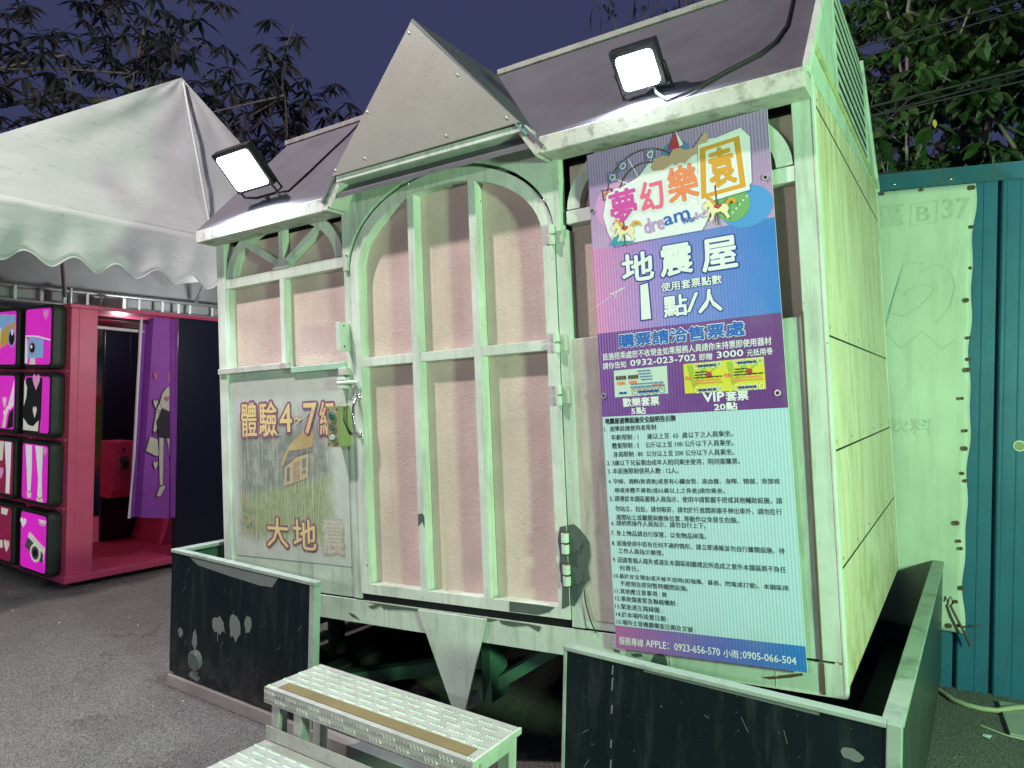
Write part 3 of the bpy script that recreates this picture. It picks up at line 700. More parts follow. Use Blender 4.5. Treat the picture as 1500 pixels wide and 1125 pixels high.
for ch, x0, x1, z0, z1, cm in (('夢', .090, .195, 1.625, 1.755, 'mag'), ('幻', .215, .302, 1.655, 1.765, 'rose'), ('樂', .325, .435, 1.665, 1.795, 'orange')):
    put_text(lt_, ch, x0, x1, z0, z1, L(5), SI['white'], .10, .06); put_text(lt_, ch, x0, x1, z0, z1, L(7), SI[cm], .026, .06)
plate(lt_, [(.432, 1.64), (.618, 1.655), (.602, 1.87), (.446, 1.855)], L(6), SI['white'])
stroke(lt_, [(.455, 1.665), (.595, 1.675), (.585, 1.845), (.462, 1.835)], .024, L(7), SI['gold'], closed=True)
put_text(lt_, '袁', .482, .570, 1.690, 1.825, L(8), SI['gold'], .03, .06)
put_text(lt_, 'dre', .222, .298, 1.572, 1.628, L(6), SI['lilac'], .02, .10); put_text(lt_, 'am', .300, .398, 1.590, 1.624, L(6), SI['blue'], .02, .12)
put_text(lt_, 'Wor', .368, .420, 1.580, 1.602, L(7), SI['blue'], .03, .08); put_text(lt_, 'ld', .422, .458, 1.588, 1.614, L(7), SI['lilac'], .02, .08)
lt_.build('logo_lettering', SL, sign)
def horse(ox, oz, k):
    hs = MB()
    t = lambda pts: [(ox+x*k, oz+z*k) for x, z in pts]
    plate(hs, t([(.10, .52), (.0, .62), (.02, .72), (.12, .82), (.25, .98), (.36, .98), (.45, .80), (.58, .62), (.90, .66), (1.05, .60), (1.10, .42), (1.02, .28), (1.12, .08), (1.02, .0), (.90, .22), (.74, .36), (.52, .34), (.42, .10), (.28, .02), (.26, .10), (.36, .24), (.34, .42), (.22, .30), (.05, .26), (.06, .34), (.22, .44), (.30, .62), (.22, .66)]), L(8), SI['cream'])
    stroke(hs, t([(.22, 1.02), (.36, .98), (.46, .80), (.55, .66)]), .010, L(9), SI['gold'])
    stroke(hs, t([(1.0, .62), (1.16, .80), (1.32, .74), (1.38, .60)]), .012, L(9), SI['gold'])
    stroke(hs, t([(.50, .64), (.66, .54), (.80, .66)]), .010, L(9), SI['red']); stroke(hs, t([(.62, .6), (.58, 1.5)]), .005, L(7), SI['brown'])
    stroke(hs, t([(.60, .3), (.62, -.2)]), .005, L(7), SI['brown'])
    if ox < .2: plate(hs, [(.078, 1.546), (.108, 1.60), (.122, 1.56), (.175, 1.552), (.178, 1.546)], L(7), SI['teal'])
    hs.build('carousel_horse_print', SL, sign)
horse(.088, 1.555, .085); horse(.448, 1.568, .085)
hs = MB()
for k in range(6): plate(hs, disc(.54+.013*k, 1.575+.012*k, .0035, .0035, 8), L(3), SI['white'])
hs.build('white_dots', SL, sign)
# price lettering
pr = MB()
for ch, x0, x1, z0, z1 in (('地', .122, .246, 1.398, 1.503), ('震', .276, .395, 1.398, 1.508), ('屋', .434, .556, 1.392, 1.505), ('點', .278, .365, 1.246, 1.322), ('/', .364, .410, 1.254, 1.322), ('人', .408, .492, 1.246, 1.326)):
    bo = .030 if ch not in '/' else .01
    put_text(pr, ch, x0, x1, z0, z1, L(1), SI['navy'], bo+.045); put_text(pr, ch, x0, x1, z0, z1, L(3), SI['white'], bo)
plate(pr, [(.181, 1.242), (.230, 1.242), (.226, 1.388), (.186, 1.384)], L(1), SI['navy']); plate(pr, [(.186, 1.247), (.225, 1.247), (.221, 1.383), (.190, 1.379)], L(3), SI['white'])
put_text(pr, '使用套票點數', .272, .498, 1.342, 1.375, L(1), SI['navy'], .085); put_text(pr, '使用套票點數', .272, .498, 1.342, 1.375, L(3), SI['white'], .022)
stroke(pr, [(.062, 1.362), (.127, 1.380), (.100, 1.345), (.088, 1.362), (.127, 1.380)], .0028, L(1), SI['white']); stroke(pr, [(.062, 1.362), (.085, 1.360), (.086, 1.345)], .0028, L(1), SI['white'])
for k in range(6): stroke(pr, [(.004+.011*k, 1.322+.0052*k), (.010+.011*k, 1.326+.0052*k)], .003, L(1), SI['white'])
pr.build('price_lettering', SL, sign)
tk = MB()
put_text(tk, '購票請洽售票處', .087, .565, 1.150, 1.200, L(1), SI['white'], .085); put_text(tk, '購票請洽售票處', .087, .565, 1.150, 1.200, L(3), SI['blue'], .030)
tk.build('heading_lettering', SL, sign); tk = MB()
put_text(tk, '設施搭乘處恕不收現金如果服務人員請你未持票即使用器材', .017, .653, 1.107, 1.135, L(1), SI['white'], .014)
put_text(tk, '請你告知', .015, .112, 1.072, 1.098, L(1), SI['white'], .014); put_text(tk, '0932-023-702', .130, .385, 1.076, 1.099, L(1), SI['white'], .025)
put_text(tk, '即贈', .398, .445, 1.074, 1.098, L(1), SI['white'], .014); put_text(tk, '3000', .462, .555, 1.077, 1.100, L(1), SI['white'], .025); put_text(tk, '元抵用卷', .568, .655, 1.074, 1.098, L(1), SI['white'], .014)
tk.build('notice_lettering', SL, sign); tk = MB()
put_text(tk, '歡樂套票', .089, .235, .922, .955, L(1), SI['white'], .03); put_text(tk, '5點', .122, .180, .892, .918, L(1), SI['white'], .03)
tk.build('ticket_lettering', SL, sign); tk = MB()
put_text(tk, 'VIP', .402, .478, .924, .955, L(1), SI['white'], .05); put_text(tk, '套票', .484, .562, .922, .956, L(1), SI['white'], .03); put_text(tk, '20點', .440, .522, .890, .917, L(1), SI['white'], .035)
tk.build('ticket_lettering', SL, sign)
t1 = MB(); plate(t1, [(.058, .961), (.272, .963), (.274, 1.066), (.060, 1.064)], L(1), SI['mint'])
def words(mb, x0, x1, z, h, m, k=3, wmin=.008, wmax=.02):
    x = x0
    while x < x1-.006:
        wd = min(random.uniform(wmin, wmax), x1-x); plate(mb, [(x, z), (x+wd, z), (x+wd, z+h), (x, z+h)], L(k), SI[m]); x += wd+.003
for x0 in (.068, .118):
    for i in range(4): plate(t1, [(x0+.011*i, 1.027), (x0+.011*i+.008, 1.027), (x0+.011*i+.008, 1.042), (x0+.011*i, 1.042)], L(3), SI['brown'])
    words(t1, x0+.004, x0+.036, 1.008, .012, 'orange')
for i in range(4): words(t1, .158+.004*i, .215, 1.052-.011*i, .005, 'steelb')
words(t1, .130, .262, 1.004, .005, 'steelb'); words(t1, .125, .262, .993, .005, 'steelb'); words(t1, .215, .255, .998, .005, 'orange', 4)
for i in range(5):
    stroke(t1, disc(.142+.027*i, .980, .012, .015, 14), .002, L(3), SI['steelb'], closed=True); plate(t1, disc(.142+.027*i, .984, .004, .007, 8), L(3), SI['gold'])
words(t1, .160, .235, .972, .008, 'navy', 4); words(t1, .078, .108, .972, .008, 'navy')
t1.build('ticket_picture', SL, sign)
t2 = MB(); plate(t2, [(.336, .958), (.624, .956), (.624, 1.068), (.337, 1.066)], L(1), SI['yellow'])
for s0 in (.338, .481):
    for i in range(9):
        a_ = math.radians(20+i*17); cx, cz = s0+.03, .975
        e0 = (min(max(cx+.2*math.cos(a_), s0), s0+.14), min(1.064, cz+.085*math.sin(a_)/max(.3, math.sin(a_)))); e1 = (min(max(cx+.2*math.cos(a_+.12), s0), s0+.14), e0[1])
        plate(t2, [(cx, cz), e0, e1], L(2), SI['lime'])
    for i in range(5):
        for zc in (1.055, .967):
            stroke(t2, disc(s0+.045+.021*i, zc, .008, .010, 12), .0025, L(3), SI['white'], closed=True)
    plate(t2, disc(s0+.092, 1.020, .010, .012, 14), L(3), SI['red'])
    for i in range(5): words(t2, s0+.042-.003*i, s0+.085 if i < 2 else s0+.138, 1.030-.010*i, .0045, 'ink' if i < 3 else 'orange')
    words(t2, s0+.052, s0+.120, 1.050, .008, 'navy', 4); words(t2, s0+.05, s0+.12, .963, .008, 'navy', 4)
    words(t2, s0+.006, s0+.028, 1.008, .012, 'orange', 4)
t2.build('ticket_picture', SL, sign)
# the rules
ru = MB()
RULES = [('地震屋遊樂設施安全說明告示牌', .010, .294, .859, .882, .012), ('1.  遊樂設施使用者限制', .005, .217, .830, .851, 0), ('年齡限制 : 1     歲以上至  65  歲以下之人員乘坐。', .032, .500, .796, .818, 0),
 ('體重限制 : 5    公斤以上至 100 公斤以下人員乘坐。', .034, .500, .764, .786, 0), ('身高限制 : 80  公分以上至 200 公分以下人員乘坐。', .036, .500, .731, .753, 0), ('2. 3歲以下兒童需由成年人陪同乘坐使用，陪同需購票。', .008, .518, .698, .720, 0),
 ('3. 本設施限制使用人數 : 12人。', .009, .292, .667, .689, 0), ('4. 孕婦、酒醉(飲酒後)或患有心臟血管、高血壓、身障、頸部、背部疾', .009, .649, .626, .648, 0), ('病或身體不適者(或65歲以上之長者)請勿乘坐。', .033, .458, .592, .614, 0),
 ('5. 請遵從本園區服務人員指示，使用中請緊握手把或其他輔助設施，請', .011, .651, .561, .583, 0), ('勿站立、拉扯，請勿吸菸，請勿於行進間將頭手伸出車外，請勿在行', .032, .648, .523, .545, 0), ('進間站立或離開與變換位置...等動作以免發生危險。', .033, .500, .491, .512, 0),
 ('6. 請依照操作人員指示，請勿自行上下。', .011, .381, .468, .489, 0), ('7. 身上物品請自行保管，以免物品掉落。', .008, .380, .430, .451, 0), ('8. 設施使用中若有任何不適的情形，請立即通報並勿自行離開設施，待', .009, .648, .391, .412, 0), ('工作人員指示辦理。', .033, .215, .363, .383, 0),
 ('9. 因遊客個人疏失或違反本園區相關規定所造成之意外本園區將不負任', .008, .648, .328, .349, 0), ('何責任。', .034, .114, .298, .318, 0), ('10.基於安全理由或天候不佳時(如強風、暴雨、閃電或打雷)，本園區得', .009, .652, .265, .286, 0), ('不經預告即刻暫時關閉設施。', .033, .300, .239, .259, 0),
 ('11.其他應注意事項 : 無', .008, .218, .210, .230, 0), ('12.事故傷害緊急聯絡機制 :', .009, .258, .181, .201, 0), ('13.緊急逃生路線圖 :', .007, .196, .151, .171, 0), ('14.於本場所設置日期 :', .008, .218, .121, .141, 0), ('15.場所主管機關備查日期及文號 :', .009, .318, .092, .112, 0)]
for st_, x0, x1, z0, z1, bo in RULES: put_text(ru, st_, x0, x1, z0, z1, L(1), 0, .007 if not bo else .024)
ru.build('rule_lettering', SM['ink'], sign)
cl_ = MB()
put_text(cl_, '服務專線', .014, .112, .016, .046, L(1), 0, .008); put_text(cl_, 'APPLE：0923-656-570', .122, .402, .020, .046, L(1), 0, .012); put_text(cl_, '小雨：', .414, .478, .018, .046, L(1), 0, .008); put_text(cl_, '0905-066-504', .482, .660, .022, .047, L(1), 0, .012)
cl_.build('contact_lettering', SM['white'], sign)
for x_, z_ in ((.010, 1.700), (.672, 1.687), (.012, .971), (.662, .940)):
    bo = MB(); bo.cyl((x_, -.001, z_), .011, .004, m=0); bo.dome((x_, -.005, z_), .006, .004, m=1); bo.cyl((x_, .034, z_), .003, .034, m=1); bo.build('screw', [M['steel'], M['black']], sign)

# ------------------------------------------------------------------ flood lamps on the roof edge, and their cables
def emis(name, c, s_):
    q = N(name); q.col((.8, .8, .8)); q.b.inputs['Emission Color'].default_value = (*c, 1); q.b.inputs['Emission Strength'].default_value = s_; return q.m
M['led'] = emis('lit_led_panel', (.82, .88, 1.0), 14)
def flood(label, bl, wdt, hgt, power):
    mtx = HM @ Matrix.Translation(bl) @ Matrix.Rotation(math.radians(45), 4, 'X')
    f = empty('flood_lamp', label, 'flood lamp', matrix=mtx, group='flood lamps on the roof edge')
    # local: x across, z up the tilted face, -y the way it shines
    h = MB(); h.box(-.018, wdt+.018, .0, .045, -.015, hgt+.022); h.box(.02, wdt-.02, .045, .07, .02, hgt-.02)
    for k in range(5): h.box(.03+k*(wdt-.07)/4, .036+k*(wdt-.07)/4, .07, .085, .02, hgt-.02)
    h.build('housing', M['black'], f, .004)
    l_ = MB(); pts = []
    rr = .018
    for cx, cz, a0 in ((wdt-rr, hgt-rr, 0), (rr, hgt-rr, PI/2), (rr, rr, PI), (wdt-rr, rr, 1.5*PI)):
        pts += [(cx+rr*math.cos(a0+PI/2*i/4), cz+rr*math.sin(a0+PI/2*i/4)) for i in range(5)]
    l_.prism(pts, 'y', -.004, .001); l_.build('lens', M['led'], f)
    br = MB(); br.tube([(-.024, .02, hgt*.5), (-.026, .03, -.05), (wdt*.2, .035, -.072), (wdt*.8, .035, -.072), (wdt+.026, .03, -.05), (wdt+.024, .02, hgt*.5)], .007, 6); br.tube([(wdt*.5, .035, -.07), (wdt*.5, .035, -.100)], .012, 8); br.build('bracket', M['black'], f)
    lo = lamp('flood_light', 'AREA', (wdt/2, -.02, hgt/2), (wdt/2, -1, hgt/2), power, (.80, .88, 1.0), (wdt*.9, hgt*.9)); lo.parent = f
    lo.data.spread = math.radians(165)
    return f
flood('lit square flood lamp with bluish white glare above the fan window, left of the dormer', (-3.254, -.10, 2.633), .244, .197, 42)
flood('lit square flood lamp with bluish white glare above the notice board, right of the dormer', (-1.052, -.05, 2.600), .144, .132, 24)
def hp(pts): return [HM @ Vector(p) for p in pts]
c = MB(); c.tube(hp([(-.975, .01, 2.665), (-.925, -.06, 2.560), (-.867, -.115, 2.495), (-.792, -.085, 2.52), (-.685, -.02, 2.585), (-.574, .03, 2.636), (-.525, .085, 2.69), (-.498, .179, 2.783), (-.502, .326, 2.930), (-.51, .55, 3.16), (-.52, .75, 3.165)]), .006, 8)
tag(c.build('power_cable', M['black']), 'black power cable looping up the roof slope right of the lamp above the notice board', 'cable')
c = MB(); c.tube(hp([(-3.12, -.03, 2.70), (-3.06, .0, 2.615), (-2.999, .015, 2.616), (-2.976, .152, 2.755), (-2.968, .274, 2.877), (-2.951, .412, 3.015), (-2.95, .56, 3.165)]), .006, 8)
tag(c.build('power_cable', M['black']), 'dark cable running up the roof slope between the left lamp and the dormer', 'cable')

# ------------------------------------------------------------------ dark metal enclosure round the motion base
SX0, SX1, SY0, SY1 = -3.68, -.185, -.296, 2.42
base = empty('base_enclosure', 'low black panel enclosure with worn green top rails round the foot of the ride house', 'enclosure', (-1.9, 1.0, 0))
def bb(name, mt, x0, x1, y0, y1, z0, z1, bevel=.003, **k):
    o = MB().box(x0+1.9, x1+1.9, y0-1.0, y1-1.0, z0, z1).build(name, mt, base, bevel); return o
p1 = MB(); p1.box(SX0+1.9, -2.59+1.9, SY0-1, SY0+.03-1, .075, .715)
for cx, cz, rx, rz, sd_ in ((-3.263, .40, .055, .05, 3), (-3.135, .42, .06, .07, 8), (-3.035, .445, .03, .05, 5), (-3.585, .303, .025, .028, 9), (-3.46, .29, .026, .055, 4), (-3.455, .10, .045, .03, 2)):
    plate(p1, blob(cx+1.9, cz, rx, rz, sd_), SY0-1-.0012, 1)
plate(p1, [(-3.52+1.9, .712), (-3.45+1.9, .680), (-3.2+1.9, .665), (-2.95+1.9, .655), (-2.86+1.9, .662), (-2.82+1.9, .712)], SY0-1-.0016, 1)
stroke(p1, [(-3.27+1.9, .38), (-3.268+1.9, .32)], .006, SY0-1-.0014, 1)
rs = random.Random(12)
for k in range(16):
    x = rs.uniform(-3.6, -2.65)+1.9; z = rs.uniform(.15, .66); a = rs.gauss(1.3, .6); l_ = rs.uniform(.01, .05)
    stroke(p1, [(x, z), (x+l_*math.cos(a), z+l_*math.sin(a))], .0018, SY0-1-.0018, 1)
lp = p1.build('front_panel', [M['skirt'], M['chipgrey']], base)
cap = MB(); cap.cyl((-3.444+1.9, SY0-1, .185), .052, .014, n=24); cap.cyl((-3.444+1.9, SY0-1-.014, .185), .044, .006, n=24, m=1, r2=.040); cap.build('round_cap', [M['chipgrey'], M['primer']], lp)
bb('end_post', M['rail'], -2.60, -2.565, SY0-.004, SY0+.034, .06, .716)
bb('top_rail', M['rail'], SX0-.004, -2.562, SY0-.006, SY0+.036, .715, .733)
p2 = MB(); p2.box(-1.262+1.9, SX1-.03+1.9, SY0-1, SY0+.03-1, .075, .700)
for z0, z1 in ((.655, .688), (.60, .645), (.52, .55), (.40, .43), (.30, .36)): stroke(p2, [(-1.075+1.9, z0), (-1.073+1.9, z1)], .006, SY0-1-.0012, 1)
stroke(p2, [(-.96+1.9, .697), (-.4+1.9, .694)], .010, SY0-1-.0012, 1)
for k in range(20):
    x = rs.uniform(-1.2, -.25)+1.9; z = rs.uniform(.15, .62); a = rs.gauss(1.3, .7); l_ = rs.uniform(.01, .05)
    stroke(p2, [(x, z), (x+l_*math.cos(a), z+l_*math.sin(a))], .0018, SY0-1-.0018, 1)
for cx, cz, rx, rz, sd_ in ((-1.21, .22, .022, .03, 21), (-.31, .60, .03, .022, 22), (-.6, .28, .025, .03, 23)): plate(p2, blob(cx+1.9, cz, rx, rz, sd_), SY0-1-.0013, 1)
p2.build('front_panel', [M['skirt'], M['chipgrey']], base)
bb('end_post', M['rail'], -1.268, -1.255, SY0-.004, SY0+.034, .06, .70)
bb('top_rail', M['rail'], -1.27, SX1-.036, SY0-.006, SY0+.036, .700, .716)
bb('corner_post', M['rail'], SX1-.036, SX1+.004, SY0-.006, SY0+.034, .0, .716)
p3 = MB(); p3.box(SX1-.03+1.9, SX1+1.9, SY0+.034-1, SY1-1, .06, .695)
rg = random.Random(4)
for k in range(14):
    yy = rg.uniform(-.1, 2.2)-1; z0 = rg.uniform(.15, .6); stroke(p3, [(yy, z0), (yy, z0+rg.uniform(.02, .06))], .006, SX1+1.9+.0012, 1, 'yz')
p3.build('side_panel', [painted('dark_green_side_paint', (.03, .05, .043), dirt=(.12, .15, .11), dirt_amt=.6, rough=.35, var=.2), M['rail']], base)
bb('top_rail', M['rail'], SX1-.052, SX1+.006, SY0+.036, SY1, .695, .714)
bb('back_panel', M['skirt'], SX0, SX1-.03, SY1-.03, SY1, .06, .695)
bb('top_rail', M['rail'], SX0, SX1-.054, SY1-.04, SY1+.004, .695, .714)
bb('side_panel', M['darkgreen'], SX0, SX0+.03, SY0+.034, SY1-.03, .06, .70)
bb('top_rail', M['rail'], SX0-.004, SX0+.05, SY0+.038, SY1-.04, .713, .733)
bb('sill_beam', M['sill'], SX0, SX1-.04, SY0-.012, SY0+.05, .0, .06)
bb('bed_beam', M['beam'], -2.95, -2.85, SY0+.06, SY1-.06, .0, .14)
bb('bed_beam', M['beam'], -1.05, -.95, SY0+.06, SY1-.06, .0, .14)
bb('bed_beam', M['beam'], -.46, -.36, SY0+.06, SY1-.06, .0, .22)
cb2 = MB()
for x, y, zz in ((-2.52, .30, .10), ): cb2.bar((x+1.9-.3, y-1.2, zz), (x+1.9+.25, y-.6, zz+.05), .07, .07)
cb2.build('cross_brace', M['darkgreen'], base, .003)
hk = MB(); hk.tube([(SX1+1.9+.005, SY1-1-.02, .705), (SX1+1.9+.03, SY1-1-.02, .69), (SX1+1.9+.045, SY1-1-.02, .63), (SX1+1.9+.06, SY1-1-.02, .60), (SX1+1.9+.075, SY1-1-.02, .63)], .005, 6); hk.build('wire_hook', M['rust'], base)

# ------------------------------------------------------------------ tread plate steps
def tread_mat():
    q = N('worn_aluminium'); v = q.coord()
    base_ = q.ramp(q.noise(v, 7, 6), [(.3, (.42, .43, .41)), (.7, (.58, .59, .56))])
    base_ = q.mix(q.math('MULTIPLY', q.ramp(q.noise(v, 30, 5, .7), [(.52, 0.), (.75, 1.)]), .55), base_, (.28, .26, .20))
    q.col(base_); q.bump(q.noise(v, 90, 4), .15, .004); return q.set(.42, .35, .5)
M['tread'] = tread_mat()
M['grip'] = painted('golden_grip_strip', (.20, .155, .07), dirt=(.10, .09, .06), dirt_amt=.6, streak=False, bump=.5, bscale=200, rough=.9)
steps = empty('access_steps', 'two aluminium checker plate steps with brown grip strips below the arched door', 'steps', (-1.90, -.53, 0))
def tread(name, x0, x1, y0, y1, z, strip_y, riser, short=False):
    """plate with raised five-bar pattern; local to the steps"""
    t = MB(); t.box(x0, x1, y0, y1, z-.004, z)
    t.box(x0, x1, y0-.004, y0, z-riser, z)                                    # folded front edge
    def rib(cx, cy, ang, vertical=False, ln=.024, wd=.0062, ht=.0042):
        a = math.radians(ang); pts = []
        for dx, dy, up in ((-ln/2, 0, 0), (0, -wd/2, 0), (ln/2, 0, 0), (0, wd/2, 0), (-ln/5, 0, 1), (ln/5, 0, 1)):
            px, py = dx*math.cos(a)-dy*math.sin(a), dx*math.sin(a)+dy*math.cos(a)
            pts.append((cx+px, y0-.004-up*ht, cy+py) if vertical else (cx+px, cy+py, z+up*ht))
        t.add(pts, [(0, 1, 4), (1, 5, 4), (1, 2, 5), (2, 3, 5), (3, 4, 5), (3, 0, 4)] if not vertical else [(0, 4, 1), (1, 4, 5), (1, 5, 2), (2, 5, 3), (3, 5, 4), (3, 4, 0)])
    px_, py_ = .088, .040; row = 0; cy = y0+.018
    while cy < y1-.012:
        cx = x0+.03+(px_/2 if row % 2 else 0)
        while cx < x1-.03:
            for k in (-2, -1, 0, 1, 2):
                x = cx+k*.0125
                if strip_y[0]-.014 < cy < strip_y[1]+.014 and x0+.045 < x < x1-.025: continue
                rib(x, cy, 78)
            cx += px_
        cy += py_; row += 1
    n_ = int((x1-x0)/.016)
    for k in range(n_):
        x = x0+(k+.5)*.016
        for j, cz in enumerate((z-riser*.30, z-riser*.72)): rib(x, cz, 45 if (k//4+j) % 2 else -45, True)
    o = t.build(name, M['tread'], steps)
    s_ = MB(); s_.box(x0+.055, x1-.03, strip_y[0], strip_y[1], z, z+.0028); s_.build('grip_strip', M['grip'], o)
    return o
ux0, ux1, uy0, uy1, uz = -.530, .500, -.145, .150, .415
tread('upper_tread', ux0, ux1, uy0, uy1, uz, (-.125, -.068), .062)
tread('lower_tread', ux0+.015, ux1+.01, uy0-.31, uy0-.002, .205, (uy0-.29, uy0-.235), .060)
rp = MB(); rp.box(ux0+.01, ux1+.01, uy0-.001, uy0+.003, .207, .262); rp.build('riser_plate', M['tread'], steps, .001)
def leg(x, y, z1, mt='tread', sx=.045, sy=.045): return MB().box(x-sx/2, x+sx/2, y-sy/2, y+sy/2, 0, z1).build('leg', M[mt], steps, .003)
M['stepgreen'] = painted('pale_step_frame', (.56, .60, .53), chip=(.05, .09, .075), chip_amt=.45)
for x in (ux0+.055, ux0+.185): leg(x, uy0+.03, uz-.066)
leg(ux1-.03, uy0+.03, uz-.006, 'stepgreen', .05, .05); leg(ux1-.03, uy1-.03, uz-.006, 'stepgreen', .05, .05)
leg(ux0+.04, uy1-.03, uz-.006, 'stepgreen')
for x in (ux0+.04, ux1-.03): leg(x, uy0-.28, .195, 'stepgreen')
sr = MB(); sr.box(ux1-.055, ux1+.003, uy0+.055, uy1-.055, uz-.062, uz-.006); sr.build('side_frame', M['stepgreen'], steps, .003)
sr = MB(); sr.box(ux1-.05, ux1, uy0+.055, uy1-.055, .08, .12); sr.build('cross_bar', M['stepgreen'], steps, .003)
tr = MB(); tr.box(ux1+.001, ux1+.012, uy0-.003, uy1, uz-.020, uz+.003); tr.build('edge_trim', M['stepgreen'], steps, .002)
sr = MB(); sr.box(ux0, ux0+.04, uy0+.055, uy1-.055, uz-.05, uz-.006); sr.build('side_frame', M['stepgreen'], steps, .003)
for xa in (ux0+.01, ux1-.055): MB().box(xa, xa+.045, uy0-.255, uy0-.005, .15, .197).build('side_frame', M['stepgreen'], steps, .003)

# ------------------------------------------------------------------ photo booth at the left
M['bpink'] = painted('booth_pink_paint', (.62, .08, .19), dirt=(.30, .04, .08), dirt_amt=.35, rough=.42, var=.06, bump=.05, streak=False)
M['bdark'] = flat('booth_black_laminate', (.010, .013, .028), .28, 0, .5)
M['lbframe'] = flat('dark_rubber_frame', (.028, .033, .031), .5)
BZ = math.radians(-1.47)
booth = empty('photo_booth', 'pink photo booth with black side panel, purple curtain and rows of backlit picture boxes', 'photo booth', (-5.965, .278, 0), BZ)
H_ = 2.218; BW = 2.4; BD = 2.0
b = MB(); b.box(-BW, 0, 0, .06, .05, H_-.03); b.box(-.06, .0, .06, .20, .10, H_-.03)
b.build('column', M['bpink'], booth, .004)
b = MB(); b.box(-BW, .02, -.02, BD, .045, .10); fl = b.build('floor', M['bpink'], booth, .004)
b = MB(); b.box(-BW, .02, -.015, BD, H_-.03, H_); b.build('top', M['bpink'], booth, .004)
b = MB(); b.box(-.03, .004, .885, BD, .10, H_-.03); b.build('side_panel', M['bdark'], booth, .003)
b = MB(); b.box(-1.08, -1.04, .78, BD-.1, .10, H_-.08); b.box(-1.055, -1.035, 1.02, 1.035, .12, H_-.1); b.box(-1.04, -.03, BD-.14, BD-.1, .10, H_-.03, 1); b.build('inner_wall', [M['bdark'], M['bpink']], booth, .004)
b = MB(); b.prism([(1.06, .10), (1.9, .10), (1.9, .42), (1.15, .38)], 'x', -1.03, -.5); b.build('seat', M['bpink'], booth, .01)
for x, y in ((-.12, .12), (-2.2, .12), (-.12, 1.8), (-2.2, 1.8)):
    f_ = MB(); f_.cyl((x, y, 0), .04, .045, (0, 0, 1), 12); f_.build('foot', M['black'], booth)
cx_ = MB(); cx_.box(-1.04, -.80, .765, .955, .61, 1.06); cx_.prism([(-1.04, .53), (-1.04, .61), (-.80, .61), (-.86, .53)], 'y', .765, .955)
coin = cx_.build('coin_box', M['bpink'], booth, .004)
s_ = MB(); s_.box(-.80, -.79, .82, .90, .80, .93); s_.box(-.79, -.765, .835, .875, .835, .865, 1); s_.build('coin_slot', [M['steel'], M['black']], coin)
s_ = MB(); s_.cyl((-.80, .85, .99), .012, .01, (1, 0, 0), 12); s_.build('lock', M['chrome'], coin)
for z_, x_, y1 in ((2.135, .0, .70), (2.055, -.02, .60)):
    r_ = MB(); r_.tube([(x_-.03, .20, z_), (x_-.03, y1, z_-.008)], .013, 10); r_.build('curtain_rod', M['white'] if z_ < 2.1 else M['black'], booth)
r_ = MB(); r_.tube([(-.005+.0, .70+.035*math.cos(a), 2.125+.035*math.sin(a)) for a in [2*PI*i/16 for i in range(17)]], .009, 8, cap=False); r_.build('curtain_ring', M['white'], booth)
# curtain: sharp folds, so each face is a flat panel
cz = MB(); top_ = [(.565, -.03), (.62, -.045), (.646, .02), (.785, .028), (.800, -.012), (.838, .012), (.850, .030), (.868, .020)]
bot_ = [(.500, -.02), (.560, -.045), (.578, .022), (.819, .030), (.832, -.012), (.850, .012), (.869, .030), (.885, .02)]
vs = [(x, y, 2.150+.02*(k > 1)) for k, (y, x) in enumerate(top_)]+[(x, y, .485-.04*(k > 2)) for k, (y, x) in enumerate(bot_)]
n = len(top_); cz.add(vs, [(k, k+n, k+n+1, k+1) for k in range(n-1)])
M['purple'] = painted('purple_curtain_cloth', (.30, .065, .42), dirt=(.16, .03, .26), dirt_amt=.35, rough=.6, var=.12, bump=.15, bscale=25)
cur = cz.build('curtain', M['purple'], booth)
so = cur.modifiers.new('thick', 'SOLIDIFY'); so.thickness = .003; so.offset = -1
he = MB(); he.tube([(-.02, .563, 2.155), (-.02, .545, 1.6), (-.018, .525, 1.0), (-.016, .497, .485)], .012, 8); he.build('curtain_hem', M['white'], cur)
CUR = {'arm': [(0.711, 1.447), (0.73, 1.395), (0.71, 1.355), (0.687, 1.202), (0.676, 1.197), (0.654, 1.206), (0.672, 1.339), (0.683, 1.396)],
 'leg': [(0.712, 1.15), (0.755, 1.143), (0.757, 0.936), (0.758, 0.741), (0.725, 0.744), (0.714, 0.996)], 'leg2': [(0.778, 1.141), (0.806, 1.138), (0.811, 0.955), (0.799, 1.048)],
 'top_shirt': [(0.796, 1.59), (0.762, 1.572), (0.727, 1.521), (0.711, 1.452), (0.697, 1.395), (0.73, 1.401), (0.800, 1.369)], 'skirt': [(0.73, 1.384), (0.800, 1.369), (0.806, 1.14), (0.706, 1.156), (0.683, 1.282)],
 'bag': [(0.63, 1.165), (0.701, 1.134), (0.714, 0.996), (0.681, 0.993), (0.595, 1.043)], 'cuff': [(0.677, 1.382), (0.718, 1.381), (0.717, 1.361), (0.675, 1.364)], 'shoe': [(0.729, 0.733), (0.773, 0.74), (0.776, 0.717), (0.737, 0.646), (0.701, 0.644), (0.703, 0.673)],
 'h1': heart(.672, 1.437, .045, .085), 'h2': heart(.684, .915, .045, .085), 'h3': heart(.668, 1.672, .04, .08), 'hr': heart(.768, 1.478, .05, .05)}
def cx_at(y, z): return .0335
cp = MB()
order = [('h3', 2), ('leg', 0), ('leg2', 0), ('top_shirt', 0), ('arm', 0), ('skirt', 1), ('bag', 0), ('cuff', 0), ('shoe', 0), ('h1', 0), ('h2', 0), ('hr', 2)]
for k, (nm, m_) in enumerate(order):
    pts = CUR[nm]; plate(cp, pts, .0325+.0006*k, m_, 'yz'); 
    if nm not in ('hr', 'h3'): stroke(cp, pts, .005, .0327+.0006*k, 3, 'yz', True)
